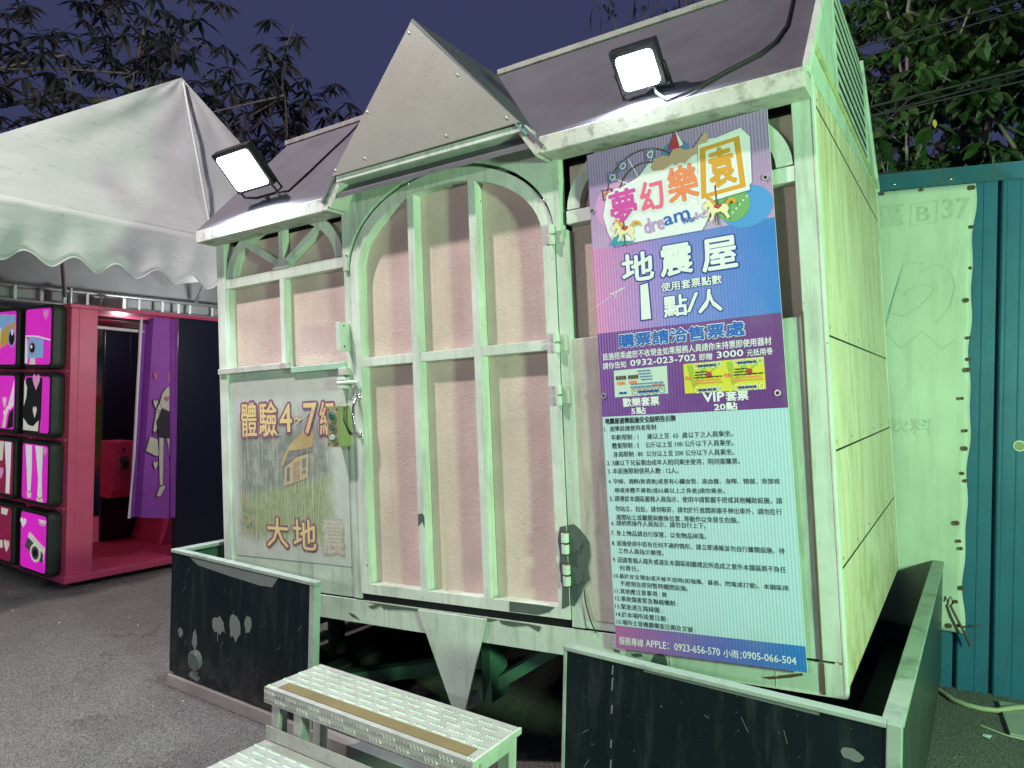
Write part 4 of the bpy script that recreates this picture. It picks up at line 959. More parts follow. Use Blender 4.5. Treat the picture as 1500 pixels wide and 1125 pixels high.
plate(cp, [(.782, 1.707), (.797, 1.708), (.798, 1.619), (.782, 1.619)], .0325, 2, 'yz')
stroke(cp, [(.645, 1.16), (.650, 1.21), (.668, 1.20), (.672, 1.155)], .005, .0410, 3, 'yz')
cp.build('curtain_print', [flat('print_cream', (.60, .56, .45)), flat('print_charcoal', (.035, .025, .04)), flat('print_pink', (.62, .13, .30)), flat('print_line', (.015, .01, .015))], cur)

def glow(name, c, e): return flat(name, c, .3, 0, .5, .03, 5, e)
LBM = [glow('lit_magenta_print', (.72, .015, .55), .55), glow('lit_white_print', (.85, .82, .86), .40), glow('lit_blue_print', (.22, .52, .80), .35), flat('print_black', (.012, .01, .016), .4), glow('lit_pale_pink_print', (.85, .35, .68), .35),
       glow('lit_yellow_print', (.75, .50, .06), .25), flat('print_grey', (.25, .25, .28), .4), glow('dim_magenta_print', (.40, .015, .10), .25), glow('lit_lilac_print', (.42, .32, .62), .35), glow('lit_cream_print', (.80, .76, .66), .35)]
def rrect(x0, x1, z0, z1, r, n=5):
    pts = []
    for cx, cz_, a0 in ((x1-r, z1-r, 0), (x0+r, z1-r, PI/2), (x0+r, z0+r, PI), (x1-r, z0+r, 1.5*PI)):
        pts += [(cx+r*math.cos(a0+PI/2*i/n), cz_+r*math.sin(a0+PI/2*i/n)) for i in range(n+1)]
    return pts
rows = [1.712, 1.178, .640, .095]; HB, WB = .500, .490
cols = [-.560, -1.165, -1.77]
def pic(mb, col, row, x0, z0, w_, h_):
    U = lambda pts: [(x0+u*w_, z0+v_*h_) for u, v_ in pts]
    y = -.1015
    def pl(pts, m, k=1): plate(mb, U(pts), y-.0008*k, m)
    def st(pts, wd, m, k=2, closed=False): stroke(mb, U(pts), wd, y-.0008*k, m, closed=closed)
    fillm = 7 if (col, row) in ((1, 3), (1, 2)) else 0
    plate(mb, rrect(x0, x0+w_, z0, z0+h_, .03), y, fillm)
    HE = lambda cx, cz_, a, b: heart(cx, cz_, a, b)
    if (col, row) == (0, 0):
        pl([(.25, .5), (.95, .45), (.9, 1.0-.03), (.2, .97), (.12, .8)], 4 if 0 else 0, 1); pl(HE(.80, .88, .22, .20), 4, 2)
        st([(.0, .52), (.5, .50), (1.0, .43)], .012, 1, 2); pl([(.10, .12), (.72, .12), (.72, .46), (.10, .46)], 2, 3); pl([(.2, .46), (.42, .46), (.42, .50), (.2, .50)], 2, 3)
        pl(disc(.30, .30, .17, .14, 20), 8, 4); pl(disc(.30, .30, .11, .09, 18), 3, 5); pl(disc(.27, .32, .04, .035, 10), 1, 6); pl([(.18, .0), (.42, .0), (.40, .12), (.22, .12)], 9, 2)
        pl([(.0, .02), (.10, .02), (.12, .2), (.05, .48), (.0, .5)], 1, 2)
    elif (col, row) == (0, 1):
        pl([(.0, .0), (.65, .0), (.70, .3), (.72, .98), (.10, .98), (.0, .8)], 3, 1); pl(HE(.48, .90, .30, .30), 4, 2); pl([(.0, .45), (.10, .62), (.12, .80), (.02, .92), (.0, .92)], 9, 2)
        pl(HE(.45, .36, .16, .22), 9, 2); pl([(.0, .02), (.60, .02), (.62, .22), (.40, .10), (.20, .12), (.0, .24)], 9, 3)
    elif (col, row) == (0, 2):
        pl([(.10, .98), (.38, .98), (.40, .55), (.36, .14), (.22, .14), (.18, .5)], 1, 1); pl([(.50, .98), (.82, .98), (.80, .5), (.82, .05), (.62, .05), (.64, .4)], 1, 1)
        pl([(.20, .14), (.38, .14), (.38, .04), (.24, .02)], 9, 2); pl([(.60, .07), (.84, .07), (.84, .0), (.62, .0)], 9, 2); st([(.20, .17), (.29, .12), (.38, .17)], .006, 3, 3); st([(.61, .10), (.72, .05), (.83, .10)], .006, 3, 3)
        st([(.10, .97), (.18, .5), (.22, .14)], .005, 3, 2); st([(.38, .97), (.40, .55), (.37, .14)], .005, 3, 2); st([(.50, .97), (.64, .4), (.62, .05)], .005, 3, 2); st([(.82, .97), (.80, .5), (.83, .06)], .005, 3, 2); pl(HE(.88, .90, .14, .16), 4, 1)
    elif (col, row) == (0, 3):
        pl([(.0, .66), (.5, .64), (.97, .70), (.97, .97), (.03, .97)], 0, 1); pl([(.18, .38), (.36, .66), (.97, .44), (.92, .16)], 9, 2); pl([(.18, .38), (.30, .57), (.92, .34), (.92, .16)], 6, 3); pl([(.30, .56), (.36, .66), (.97, .45), (.95, .38)], 9, 4)
        pl(disc(.62, .32, .21, .165, 22), 9, 5); pl(disc(.62, .32, .15, .12, 20), 6, 6); pl(disc(.62, .32, .09, .07, 16), 3, 7); pl(HE(.10, .80, .26, .18), 1, 3); pl(disc(.85, .93, .15, .10, 16, PI, 2*PI), 1, 3); st(disc(.85, .93, .12, .08, 12, PI, 2*PI), .006, 3, 4)
    elif (col, row) == (1, 0):
        pl([(.35, .30), (.98, .50), (.98, .80), (.60, .72), (.30, .60)], 5, 2); pl([(.05, .50), (.5, .52), (.6, .95), (.05, .95)], 2, 1); pl([(.6, .72), (.95, .80), (.95, .93), (.62, .93)], 2, 3); pl(disc(.84, .52, .17, .20, 20), 8, 4); pl(disc(.84, .50, .12, .14, 18), 3, 5); pl(disc(.86, .60, .05, .06, 10), 1, 6); pl([(.0, .2), (.3, .2), (.35, .7), (.0, .75)], 9, 3)
    elif (col, row) == (1, 1):
        pl([(.72, .40), (.98, .92), (.98, .45), (.80, .36)], 1, 2); pl([(.50, .02), (.62, .02), (.72, .34), (.80, .42), (.68, .44), (.58, .3)], 9, 2); pl([(.70, .0), (.98, .05), (.98, .40), (.80, .30)], 3, 3); pl(HE(.58, .50, .18, .22), 9, 3); pl([(.55, .34), (.72, .36), (.72, .28), (.56, .26)], 1, 4)
    elif (col, row) == (1, 2):
        pl([(.62, .98), (.92, .98), (.90, .4), (.88, .02), (.70, .02), (.72, .4)], 1, 1); pl([(.30, .6), (.55, .62), (.60, .98), (.25, .98)], 9, 2); pl(HE(.50, .38, .20, .24), 4, 2); st([(.72, .02), (.72, .4), (.62, .97)], .005, 3, 2)
    else:
        pl([(.55, .85), (.80, .85), (.85, .97), (.55, .97)], 9, 1); pl([(.30, .18), (.66, .22), (.64, .36), (.30, .34)], 9, 2); pl(HE(.82, .28, .24, .24), 9, 2); pl([(.03, .30), (.25, .32), (.25, .42), (.03, .42)], 4, 2); pl([(.03, .62), (.97, .50), (.97, .70), (.5, .80), (.03, .78)], 7, 1)
for ci, cx0 in enumerate(cols):
    for ri, z0 in enumerate(rows):
        f = MB(); f.prism(rrect(cx0, cx0+WB, z0, z0+HB, .05), 'y', -.100, -.002)
        fo = f.build('light_box', M['lbframe'], booth, .010)
        pb_ = MB(); pic(pb_, ci, ri, cx0+.030, z0+.030, WB-.060, HB-.060); pb_.build('picture', LBM, fo)
st_ = MB()
for z_ in (1.695, 1.160, .622): st_.box(-BW+.02, -.02, -.018, .0, z_-.012, z_+.012)
for x_ in (-.618, -1.225): st_.box(x_-.01, x_+.01, -.017, .0, .1, H_-.04)
st_.build('ridge_strip', M['bpink'], booth, .006)
# bright printed play panel standing beyond the booth
bk = empty('play_panel', 'tall printed play panel in bright green, blue and red seen through the photo booth gap', 'panel', (-9.2, 1.55, 0), math.radians(20))
def playmat():
    q = N('bright_play_print'); c = q.n('TexCoord'); s_ = q.n('SeparateXYZ'); q.l(c.outputs['Object'], s_.inputs[0])
    f = q.math('ADD', q.math('DIVIDE', s_.outputs[2], 2.4), q.math('MULTIPLY', q.math('SUBTRACT', q.noise(c.outputs['Object'], 5, 3), .5), .25))
    q.col(q.ramp(f, [(.0, (.02, .05, .10)), (.22, (.02, .14, .30)), (.30, (.65, .20, .03)), (.36, (.10, .50, .04)), (.52, (.14, .55, .05)), (.58, (.5, .06, .04)), (.62, (.65, .60, .40)), (.72, (.12, .45, .62)), (.82, (.06, .30, .08)), (.9, (.6, .62, .6))]))
    return q.set(.4)
pb_ = MB(); pb_.box(-1.1, 1.1, -.03, .03, .05, 2.55); pb_.build('board', playmat(), bk, .01)
for x in (-1.0, 1.0):
    pb_ = MB(); pb_.box(x-.04, x+.04, -.25, .25, 0, .05); pb_.build('foot', M['black'], bk)

# ------------------------------------------------------------------ marquee tent over the booth
def canvas():
    q = N('white_tent_canvas'); v = q.coord()
    base_ = q.ramp(q.noise(v, 1.3, 5), [(.3, (.45, .48, .48)), (.7, (.52, .545, .545))])
    base_ = q.mix(q.math('MULTIPLY', q.ramp(q.noise(q.coord(scale=(1, 3, 12)), 3, 6, .7), [(.58, 0.), (.70, 1.)]), .35), base_, (.20, .19, .17))
    q.col(base_)
    a = q.noise(q.coord(scale=(1, 1.2, 4.5), rot=(.35, 0, 0)), 1.6, 4, .5); b_ = q.noise(v, 30, 3)
    q.bump(q.math('ADD', q.math('MULTIPLY', a, 1.0), q.math('MULTIPLY', b_, .05)), .22, .04)
    return q.set(.6, 0, .3)
M['canvas'] = canvas()
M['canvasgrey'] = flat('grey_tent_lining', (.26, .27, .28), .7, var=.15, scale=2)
M['pipe'] = flat('grey_steel_pipe', (.30, .32, .32), .4, .6)
tent = empty('marquee_tent', 'white gabled marquee tent with scalloped valance standing over the photo booth', 'tent', (-7.5, .5, 0))
TX = -5.30+7.5
def TP(x, y, z): return (x+7.5, y-.5, z)
EZ = 2.80; PX, PY, PZ = -5.73, 1.0, 4.19; YA, YB = -1.10, 2.6
gm = MB(); ny, nz = 40, 22; vs = []; fs = []
random.seed(11)
for j in range(nz+1):
    t = j/nz
    for i in range(ny+1):
        s_ = i/ny; ya = YA+(PY-YA)*t; yb = YB+(PY-YB)*t; y = ya+(yb-ya)*s_; x = -5.30+(PX+5.30)*t; z = EZ+(PZ-EZ)*t
        env = min(1, t*6)*min(1, (1-t)*5)*min(1, 6*s_)*min(1, 6*(1-s_))
        fold = math.sin(10*s_+18*t+2*math.sin(5*s_))*.5+math.sin(23*s_-11*t)*.3+math.sin(40*t+6*s_*3)*.35*(1-t)
        z -= .05*math.sin(PI*s_)*(1 if t < .02 else 0)*0
        x += env*(.012*fold-.05*math.sin(PI*t)*math.sin(PI*s_))
        vs.append(TP(x, y, z))
for j in range(nz):
    for i in range(ny):
        a = j*(ny+1)+i; fs.append((a, a+1, a+ny+2, a+ny+1))
gm.add(vs, fs, 0, True); gm.build('gable_sheet', M['canvas'], tent)
sm_ = MB(); sm_.tube([TP(-5.30+(PX+5.30)*t+.012, PY+.02*(1-t), EZ+(PZ-EZ)*t) for t in [i/10*.97 for i in range(11)]], .010, 6); sm_.build('seam', M['canvas'], tent)
rf = MB()
for (y0, s1) in ((YA, -1), (YB, 1)):
    n = 10; vs = []; fs = []
    for i in range(n+1):
        t = i/n
        for k in range(n+1):
            u = k/n; xb = -5.30+(PX+5.30)*t; x = xb+(-10.0-xb)*u
            vs.append(TP(x, y0+(PY-y0)*t, EZ+(PZ-EZ)*t-.07*math.sin(PI*t)*math.sin(PI*min(1, u*3))-.012*math.sin(9*u*PI)*math.sin(PI*t)))
    for i in range(n):
        for k in range(n): a = i*(n+1)+k; fs.append((a, a+1, a+n+2, a+n+1))
    rf.add(vs, fs, 0, True)
rf.build('roof_sheet', M['canvas'], tent)
def scallop(path_len, drop, pitch, depth, P3, name, mt, amp=.012):
    n = int(path_len/.02); m_ = MB(); vs = []; fs = []; rows_ = 8
    for i in range(n+1):
        s_ = i*path_len/n
        ph = (s_ % pitch)/pitch
        dz = drop+depth*(math.cos(2*PI*ph)*.5)
        for k in range(rows_+1):
            t = k/rows_; off = amp*math.sin(s_*9+k*.6)*t+.01*math.sin(s_*23+1)*t
            vs.append(P3(s_, -dz*t, off))
    for i in range(n):
        for k in range(rows_): a = i*(rows_+1)+k; fs.append((a, a+1, a+rows_+2, a+rows_+1))
    m_.add(vs, fs, 0, True)
    o = m_.build(name, mt, tent); so = o.modifiers.new('t', 'SOLIDIFY'); so.thickness = .004
    hem = MB(); hem.tube([P3(i*path_len/n, -(drop+depth*math.cos(2*PI*((i*path_len/n) % pitch)/pitch)*.5), .012*math.sin(i*path_len/n*9+rows_*.6)+.01*math.sin(i*path_len/n*23+1)) for i in range(n+1)], .006, 6)
    hem.build('valance_hem', mt, o)
scallop(YB-YA, .37, .30, .085, lambda s_, dz, off: TP(-5.285+off, YA+s_, EZ+dz), 'valance', M['canvas'])
scallop(4.5, .37, .30, .085, lambda s_, dz, off: TP(-5.30-s_, YA-.01+off, EZ+dz), 'valance', M['canvas'])
# inner lining (underside), frame pipes, far wall
ln = MB()
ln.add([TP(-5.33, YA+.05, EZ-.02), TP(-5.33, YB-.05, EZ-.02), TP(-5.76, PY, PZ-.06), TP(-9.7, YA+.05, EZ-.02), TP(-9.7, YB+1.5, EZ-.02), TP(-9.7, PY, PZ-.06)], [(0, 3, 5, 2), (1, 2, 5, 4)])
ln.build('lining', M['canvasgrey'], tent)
def pipe(name, a, b_, r=.022): return MB().tube([TP(*a), TP(*b_)], r, 10).build(name, M['pipe'], tent)
pipe('rafter', (-5.34, YA+.2, EZ-.04), (-7.4, 1.0, 3.55)); pipe('rafter', (-8.3, 1.35, 2.52), (-6.2, .25, 3.32)); pipe('rafter', (-8.3, 2.9, 2.62), (-6.2, 2.0, 3.3)); pipe('rafter', (-5.6, -.6, 2.62), (-8.0, -1.0, 2.2))
pipe('frame_rail', (-8.4, -.6, 2.56), (-8.4, 4.6, 2.62)); pipe('frame_rail', (-8.4, -.6, 2.42), (-8.4, 4.6, 2.46)); pipe('frame_rail', (-5.33, YA, EZ-.03), (-5.33, YB, EZ-.03))
for x, y, z1 in ((-5.36, YA+.06, EZ), (-5.36, YB-.06, EZ), (-8.4, 1.45, 2.62), (-8.4, 4.4, 2.6), (-9.7, YA+.06, EZ)): pipe('pole', (x, y, 0), (x, y, z1), .028)
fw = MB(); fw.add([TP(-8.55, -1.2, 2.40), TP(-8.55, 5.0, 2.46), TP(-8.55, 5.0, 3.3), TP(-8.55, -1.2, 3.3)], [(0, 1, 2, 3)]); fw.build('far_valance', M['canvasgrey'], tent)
scallop_far = MB()
for k in range(22):
    tie = MB()
    y = -.4+k*.22+random.uniform(-.05, .05); tie.box(-8.38+7.5, -8.37+7.5, y-.5, y-.5+.03, 2.42+.01*(k*.3), 2.58)
    tie.build('tie_strap', M['canvas'], tent)
ft = empty('striped_side_wall', 'pale grey fabric side wall with scalloped edge behind the photo booth under the tent', 'tent wall', (-9.3, 2.4, 0))
q = MB(); n = 120; vs = []; fs = []
for i in range(n+1):
    y = -4+8*i/n; x = .03*math.sin(y*14)
    vs += [(x, y, 0), (x, y, 1.7), (x, y, 2.42-.10*abs(math.sin(y*7.0)))]
for i in range(n): a = i*3; fs += [(a, a+3, a+4, a+1), (a+1, a+4, a+5, a+2)]
q.add(vs, fs, 0, True); o_ = q.build('sheet', flat('pale_side_cloth', (.30, .32, .32), .7, var=.2, scale=3), ft); so = o_.modifiers.new('t', 'SOLIDIFY'); so.thickness = .01
q = MB(); q.tube([(0, -4, 2.42), (0, 4, 2.42)], .02, 8); q.build('rail', M['pipe'], ft)

# ------------------------------------------------------------------ teal corrugated fence at the right and its old banner
FA = math.radians(90)*0+.1036
F0 = (-.053, 2.232)
FM = Matrix.Translation((F0[0], F0[1], 0)) @ Matrix.Rotation(FA, 4, 'Z')
fence = empty('corrugated_fence', 'teal painted corrugated metal fence behind the right side of the ride house', 'fence', matrix=FM)
M['teal'] = painted('teal_fence_paint', (.033, .145, .26), dirt=(.05, .08, .09), dirt_amt=.4, rough=.38, var=.12, metal=.0)
pf = MB(); prof = []; s0 = -3.3
while s0 < 5.0:
    prof += [(s0, .0), (s0+.003, .032), (s0+.015, .032), (s0+.018, -.004), (s0+.026, -.012), (s0+.040, -.012), (s0+.048, .0), (s0+.105, .0), (s0+.109, -.003), (s0+.113, .0)]; s0 += .174
off = .094-(-3.3+.174*19)
prof = [(a+off, d) for a, d in prof]
vs = []; 
for a, d_ in prof: vs += [(a, d_, -.05), (a, d_, 2.90)]
pf.add(vs, [(2*i, 2*i+2, 2*i+3, 2*i+1) for i in range(len(prof)-1)])
pf.build('sheet', M['teal'], fence)
fl_ = MB(); fl_.prism([(-.025, 2.853), (-.025, 2.950), (.05, 2.965), (.05, 2.955), (-.018, 2.943), (-.018, 2.853)], 'x', -3.3, 5); fl_.build('top_flashing', painted('dark_teal_flashing', (.030, .12, .19), rough=.4, streak=False, chip_amt=.1), fence)
for s_ in (-.42, -.135, .45, -1.2): 
    q = MB(); q.dome((s_, -.025, 2.885), .010, .008); q.build('bolt', M['steel'], fence)
for s_ in (-3.0, -1.6, .9, 3.0):
    q = MB(); q.box(s_-.04, s_+.04, .06, .12, 0, 2.9); q.build('post', M['pipe'], fence)
hl = MB(); hl.cyl((.217, -.002, 1.386), .030, .004, (0, -1, 0), 20); hl.cyl((.217, -.006, 1.386), .024, .002, (0, -1, 0), 20, 1); hl.build('cable_hole', [M['steel'], M['boxpaint']], fence)
def ban_y(s_, z):
    u = (s_+1.35)/1.33
    return -.030-.010*math.sin(s_*9+z*1.3)*math.sin(z*3.1)-.006*math.sin(z*6+s_*4)-(.010*max(0, math.sin(z*11+.5))*max(0, (u-.9)*10))
ban = empty('fence_banner', 'weathered white vinyl banner with ghosted 37 and faint lettering, bolted to the teal fence', 'banner', matrix=FM)
bn = MB(); ns, nz = 46, 70; vs = []; fs = []
for j in range(nz+1):
    z = .325+(2.842-.325)*j/nz
    for i in range(ns+1):
        u = i/ns; sr = -.020-.010*(1-j/nz)+.010*math.sin(z*7.3)*math.sin(z*2.9)+.005*math.sin(z*19)
        s_ = -1.35+(sr+1.35)*u
        y = ban_y(s_, z)
        vs.append((s_, y, z+.012*(u-.5)*(j/nz)))
for j in range(nz):
    for i in range(ns): a = j*(ns+1)+i; fs.append((a, a+1, a+ns+2, a+ns+1))
bn.add(vs, fs, 0, True)
M['vinyl'] = painted('old_white_vinyl', (.60, .65, .58), dirt=(.34, .37, .30), dirt_amt=.5, var=.06, rough=.5, dirt_scale=2)
o_ = bn.build('sheet', M['vinyl'], ban); so = o_.modifiers.new('t', 'SOLIDIFY'); so.thickness = .003; so.offset = 1
M['ghost'] = painted('ghosted_ink', (.52, .575, .50), dirt=(.30, .36, .27), dirt_amt=.5, var=.06, rough=.5)
YB_ = 0
gf = lambda s_, z: ban_y(s_, z)-.0045
def on_banner(mb): mb.v = [(p[0], gf(p[0], p[2]), p[2]) for p in mb.v]; return mb
for nm, x0, x1, z0, z1 in (('37', -.172, -.045, 2.655, 2.770), ('區', -.485, -.365, 2.640, 2.760)):
    gl = MB(); put_text(gl, nm, x0, x1, z0, z1, YB_, 0, .03); on_banner(gl).build('ghost_letter', M['ghost'], ban)
gl = MB(); stroke(gl, [(-.335, 2.63), (-.205, 2.64), (-.200, 2.765), (-.330, 2.755)], .008, YB_, 0, closed=True); put_text(gl, 'B', -.300, -.238, 2.652, 2.740, YB_, 0, .02); on_banner(gl).build('ghost_letter', M['ghost'], ban); gl = MB()
stroke(gl, [(-.45, 2.05), (-.36, 2.42), (-.26, 2.41), (-.275, 2.36), (-.20, 2.40), (-.13, 2.36), (-.105, 2.27), (-.125, 2.16), (-.20, 2.06)], .009, YB_, 0)
stroke(gl, [(-.43, 2.13), (-.36, 2.11), (-.28, 2.16), (-.22, 2.23), (-.205, 2.27), (-.27, 2.29), (-.34, 2.26), (-.36, 2.23)], .007, YB_, 0)
stroke(gl, [(-.45, 2.02), (-.37, 1.92), (-.26, 2.02), (-.16, 1.92), (-.10, 1.97)], .008, YB_, 0)
on_banner(gl).build('ghost_logo', M['ghost'], ban)
gl = MB(); put_text(gl, '飲料', -.44, -.20, 1.43, 1.52, YB_, 0, .01); on_banner(gl).build('ghost_lettering', M['ghost'], ban)
eg = MB()
rg = random.Random(3)
for k, (s_, z) in enumerate(((-.03, 2.82), (-.03, 2.60), (-.035, 2.37), (-.050, 2.19), (-.03, 1.98), (-.028, 1.86), (-.036, 1.80), (-.062, 1.64), (-.040, 1.46), (-.042, 1.36), (-.052, 1.22), (-.036, 1.18), (-.075, .94), (-.06, .84), (-.052, .80), (-.045, .58), (-.07, .50), (-.05, .37), (-.10, .36), (-.28, 2.833), (-.48, 2.83))):
    q = MB(); q.cyl((s_, -.048, z), .010 if k % 3 else .014, .004, (0, -1, 0), 10); q.dome((s_, -.052, z), .006, .005); q.build('bolt', M['rust'], ban)
tw = MB(); tw.tube([(-.10, -.06, .48), (-.07, -.075, .42), (-.03, -.08, .34), (.0, -.07, .27)], .007, 6); tw.tube([(-.06, -.06, .37), (.0, -.075, .375), (.05, -.07, .395)], .004, 6); tw.tube([(-.11, -.06, .50), (-.10, -.07, .53), (-.085, -.07, .50), (-.10, -.06, .47)], .005, 6)
tw.build('tie_wire', M['rust'], ban)

# ------------------------------------------------------------------ things lying on the ground at the right
h = MB(); h.tube([(-.30, 2.28, .014), (-.208, 2.126, .014), (-.15, 2.04, .014), (-.111, 1.985, .014), (-.05, 1.955, .014), (.012, 1.95, .014), (.08, 1.968, .016), (.132, 1.995, .030), (.193, 2.048, .034), (.30, 2.12, .022), (.6, 2.2, .014)], .013, 10)
tag(h.build('hose', flat('pale_rubber_hose', (.46, .45, .32), .5)), 'pale hose curving over the asphalt at the foot of the teal fence', 'hose')
q = MB(); q.prism([(.086, 2.118), (.40, 2.16), (.43, 1.70), (.128, 1.694)], 'z', .0, .018); tag(q.build('floor_board', painted('pale_board_paint', (.40, .42, .36), streak=False), None, .003), 'pale flat board lying on the asphalt under the hose', 'board')
q = MB(); q.tube([(.01, 1.735, .006), (.022, 1.727, .006), (.098, 1.69, .006), (.125, 1.682, .006), (.182, 1.680, .006), (.4, 1.66, .006)], .005, 6); tag(q.build('thin_wire', flat('pale_wire', (.5, .5, .42))), 'thin pale wire lying on the asphalt in front of the board', 'wire')
q = MB(); q.add([(.015, 1.615, .006), (.045, 1.605, .004), (.055, 1.635, .008), (.022, 1.645, .004), (.015, 1.615, .003), (.045, 1.605, .001), (.055, 1.635, .005), (.022, 1.645, .001)], [(0, 1, 2, 3), (7, 6, 5, 4), (0, 4, 5, 1), (1, 5, 6, 2), (2, 6, 7, 3), (3, 7, 4, 0)]); tag(q.build('paper_scrap', M['white']), 'small scrap of white paper on the asphalt near the fence', 'litter')

# ------------------------------------------------------------------ trees, vines, overhead wires, dark building behind
def leafmat(name, c, tr=.25):
    q = N(name); v = q.coord(); q.col(q.ramp(q.noise(v, 2.5, 5), [(.3, mul(c, .6)), (.7, mul(c, 1.5))]))
    q.b.inputs['Transmission Weight'].default_value = 0
    return q.set(.45, 0, .4)
M['leafA'] = leafmat('broad_leaf', (.042, .085, .030)); M['leafB'] = leafmat('young_leaf', (.06, .115, .036)); M['leafC'] = leafmat('long_leaf', (.085, .08, .085)); M['leafD'] = leafmat('dark_leaf', (.045, .055, .05))
M['bark'] = painted('grey_bark', (.22, .21, .17), dirt=(.06, .06, .05), dirt_amt=.6, streak=False)
M['yellowleaf'] = flat('yellow_leaf', (.5, .42, .04))
def leaf(mb, p, d, n_, ln, wd, m=0):
    d = d.normalized(); s_ = d.cross(n_).normalized(); n_ = s_.cross(d)
    a = p; b_ = p+d*ln*.45; c = p+d*ln+Vector((0, 0, -ln*.10))
    l1 = p+d*ln*.25+s_*wd*.42+n_*wd*.12; l2 = p+d*ln*.6+s_*wd*.45+n_*wd*.10-Vector((0, 0, ln*.03))
    r1 = p+d*ln*.25-s_*wd*.42+n_*wd*.12; r2 = p+d*ln*.6-s_*wd*.45+n_*wd*.10-Vector((0, 0, ln*.03))
    mb.add([a, b_, c, l1, l2, r1, r2], [(0, 1, 4, 3), (1, 2, 4), (0, 5, 6, 1), (1, 6, 2)], m)
def rv(rg, s_=1): return Vector((rg.gauss(0, s_), rg.gauss(0, s_), rg.gauss(0, s_)))
def tree(label, basept, top, crown, nclus, seed, ln=.155, wd=.085, mats=('leafA', 'leafB'), per=6, droop=.8, trunk_r=.06, nb=7, kindname='broadleaf_tree', group=None, limit=None):
    rg = random.Random(seed); t = empty(kindname, label, 'tree', basept, group=group); B = Vector(basept)
    (cx, cy, cz), (rx, ry, rz) = crown
    tk_ = MB(); P0 = Vector((0, 0, 0)); P1 = Vector(top)-B
    path = [P0.lerp(P1, i/7)+rv(rg, .05)*(0 < i < 7) for i in range(8)]
    tk_.tube(path, [trunk_r*(1-.08*i) for i in range(8)], 8)
    ends = []
    for k in range(nb):
        s_ = path[rg.randrange(3, 8)]; e_ = Vector((cx+rg.uniform(-.85, .85)*rx, cy+rg.uniform(-.85, .85)*ry, cz+rg.uniform(-.85, .85)*rz))-B
        mid = s_.lerp(e_, .5)+rv(rg, .08)+Vector((0, 0, .1)); pth = [s_, s_.lerp(mid, .5)+rv(rg, .03), mid, mid.lerp(e_, .5)+rv(rg, .03), e_]
        tk_.tube(pth, [trunk_r*.45, trunk_r*.38, trunk_r*.3, trunk_r*.2, trunk_r*.1], 6); ends += pth[2:]
        for j in range(3):
            s2 = pth[rg.randrange(2, 5)]; e2 = s2+rv(rg, .35*min(rx, rz)); tk_.tube([s2, s2.lerp(e2, .5)+rv(rg, .03), e2], [trunk_r*.16, trunk_r*.12, trunk_r*.06], 5); ends += [s2.lerp(e2, .5), e2]
    tk_.build('trunk', M['bark'], t)
    cr_ = MB()
    for k in range(nclus):
        if rg.random() < .55:
            e_ = rg.choice(ends)+rv(rg, .16*min(rx, rz))
        else:
            while True:
                u = Vector((rg.uniform(-1, 1), rg.uniform(-1, 1), rg.uniform(-1, 1)))
                if u.length < 1: break
            e_ = Vector((cx+u.x*rx, cy+u.y*ry, cz+u.z*rz))-B
        if limit and not limit(e_+B): continue
        m_ = 0 if rg.random() < .7 else 1
        h0 = rg.uniform(0, 2*PI); k_ = rg.uniform(.7, 1.25)
        for j in range(per):
            a = h0+2*PI*j/per+rg.gauss(0, .3); d_ = Vector((math.cos(a), math.sin(a), -droop+rg.gauss(0, .3)))
            leaf(cr_, e_+rv(rg, .012), d_, Vector((rg.gauss(0, .3), rg.gauss(0, .3), 1)), ln*k_*rg.uniform(.75, 1.15), wd*k_, m_)
    cr_.build('crown', [M[m] for m in mats], t)
    return t
clear = lambda p: p.y > 2.75+.1036*(p.x+.05) and p.z > 2.6
tree('broad leaved tree hanging over the teal fence just right of the house gable', (-.42, 3.75, 0), (-.55, 3.7, 4.6), ((-.55, 3.75, 4.35), (.75, .75, 1.05)), 190, 5, limit=clear, kindname='broadleaf_tree', trunk_r=.035, group='trees behind the teal fence')
tree('second broad leaved tree behind the fence, at the right edge of the picture', (.55, 4.1, 0), (.35, 3.9, 5.0), ((.28, 3.9, 4.6), (.85, .8, 1.15)), 260, 9, limit=clear, kindname='broadleaf_tree', trunk_r=.045, group='trees behind the teal fence')
tree('dark broad leaved tree deeper behind the fence, between the two nearer trees', (-.1, 5.6, 0), (-.2, 5.6, 5.4), ((-.1, 5.6, 5.2), (2.0, 1.0, 2.0)), 420, 15, mats=('leafD', 'leafA'), ln=.17, wd=.09, trunk_r=.07)
yl = MB(); leaf(yl, Vector((-.34, 3.35, 3.62)), Vector((.2, 0, -1)), Vector((0, -1, .2)), .06, .03); tag(yl.build('yellow_leaf', M['yellowleaf']), 'single yellow leaf hanging among the green leaves above the fence', 'leaf')
tree('tall long leaved tree behind the tent, at the left edge of the picture', (-14.5, 5.0, 0), (-14.3, 5.0, 7.0), ((-14.0, 4.2, 6.6), (3.4, 3.2, 2.9)), 560, 21, ln=.34, wd=.075, mats=('leafC', 'leafD'), per=8, droop=.55, trunk_r=.16, nb=12, kindname='longleaf_tree', group='trees behind the tent')
tree('long leaved tree behind the peak of the tent', (-12.3, 7.6, 0), (-12.2, 7.5, 5.4), ((-11.8, 7.2, 6.2), (2.3, 2.2, 2.1)), 360, 27, ln=.34, wd=.07, mats=('leafC', 'leafD'), per=8, droop=.6, trunk_r=.13, nb=9, kindname='longleaf_tree', group='trees behind the tent')
tree('low dark tree behind the flood lamp at the left end of the house', (-10.2, 9.5, 0), (-10.1, 9.4, 5.2), ((-9.6, 9.2, 5.6), (1.9, 1.8, 1.9)), 240, 33, ln=.32, wd=.07, mats=('leafD', 'leafC'), per=7, droop=.6, trunk_r=.12, nb=8, kindname='longleaf_tree', group='trees behind the tent')
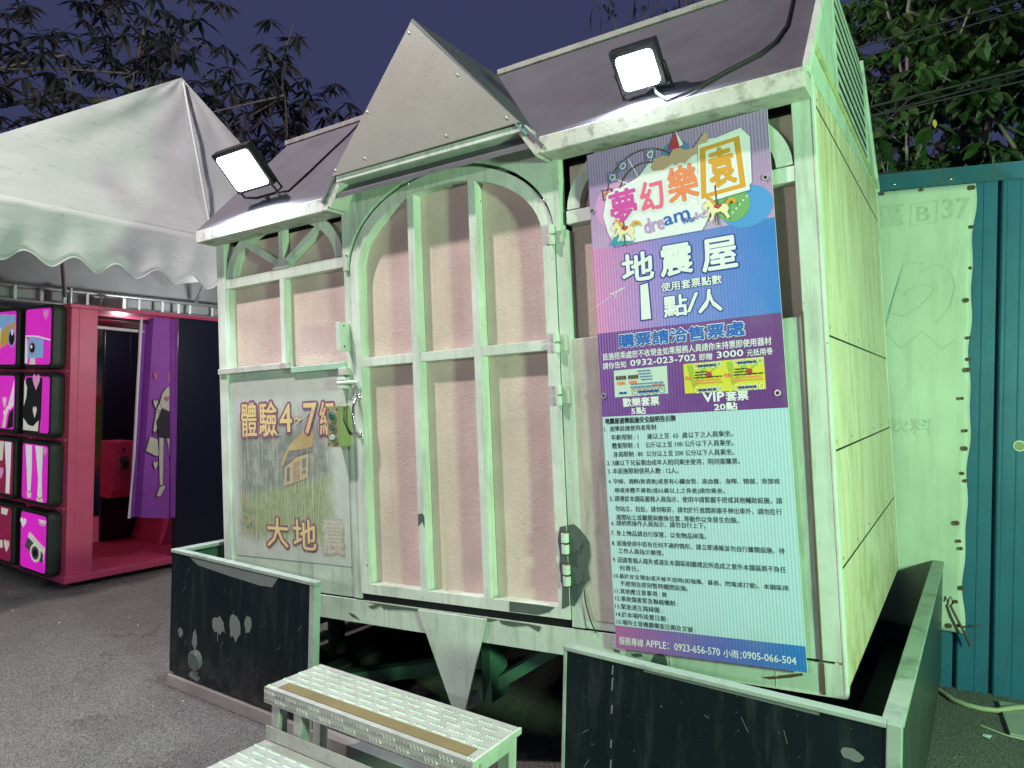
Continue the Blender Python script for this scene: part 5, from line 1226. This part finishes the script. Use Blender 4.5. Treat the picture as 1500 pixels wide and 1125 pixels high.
vi = empty('hanging_vine', 'thin vine strands hanging in the dark sky right of the dormer peak', 'vine', (-4.2, 8.2, 0))
rg = random.Random(17); q = MB(); qb = MB()
for k in range(26):
    x, y = rg.uniform(-1.2, 1.1), rg.uniform(-.4, .4); z = 9.2; ln = rg.uniform(1.2, 4.0); pth = []
    for i in range(9): pth.append((x+.06*math.sin(i*1.3+k), y, z-ln*i/8)); x += rg.gauss(0, .035)
    q.tube(pth, [.013-.001*i for i in range(9)], 5)
    for i in range(14):
        b_ = Vector(pth[rg.randrange(2, 9)]); leaf(qb, b_+rv(rg, .03), Vector((rg.gauss(0, 1), rg.gauss(0, 1), -.8)), Vector((0, -.6, 1)), .14, .05)
q.tube([(-2, 0, 9.2), (0, .1, 9.35), (2, 0, 9.2)], .05, 8); q.tube([(.25, 0, 9.3), (.2, .1, 6), (.3, .2, 3), (.25, .2, 0)], .028, 8)
q.build('stem', M['bark'], vi); qb.build('foliage', M['leafD'], vi)
WIRE = flat('black_wire', (.03, .035, .035), .5)
def wire(x0, z0, x1, z1, y, sag, r, label):
    q = MB(); pth = []
    X0, X1 = x0-3.0, x1+3.0; sl = (z1-z0)/(x1-x0)
    for i in range(21):
        t = i/20; x = X0+(X1-X0)*t; pth.append((x, y+.0*x, z0+sl*(x-x0)-sag*4*t*(1-t)+sag))
    q.tube(pth, r, 6); tag(q.build('overhead_cable', WIRE), label, 'cable', 'overhead cables above the fence')
wire(-.80, 4.10, .166, 4.19, 3.0, .03, .007, 'uppermost overhead cable crossing the leaves above the teal fence')
wire(-.80, 4.04, .166, 4.14, 3.05, .04, .006, 'overhead cable just below the uppermost one, crossing the leaves')
wire(-.73, 3.661, .173, 3.735, 3.0, .02, .009, 'thick cable, highest of the lower bundle above the teal fence')
wire(-.73, 3.610, .173, 3.720, 3.04, .03, .008, 'middle cable of the lower bundle above the teal fence')
wire(-.721, 3.592, .174, 3.662, 3.0, .02, .007, 'lowest cable of the lower bundle above the teal fence')
wire(-.70, 3.19, .19, 3.14, 3.0, .02, .006, 'single cable just above the top edge of the teal fence')
q = MB(); q.tube([(-.75, 3.0, 3.44), (-.697, 3.0, 3.468), (-.6, 3.0, 3.55), (-.477, 3.0, 3.664), (-.40, 3.0, 3.69)], .005, 6); tag(q.build('drop_wire', WIRE), 'short wire slanting up from the house corner to the cable bundle', 'cable')
bpy.context.view_layer.update()
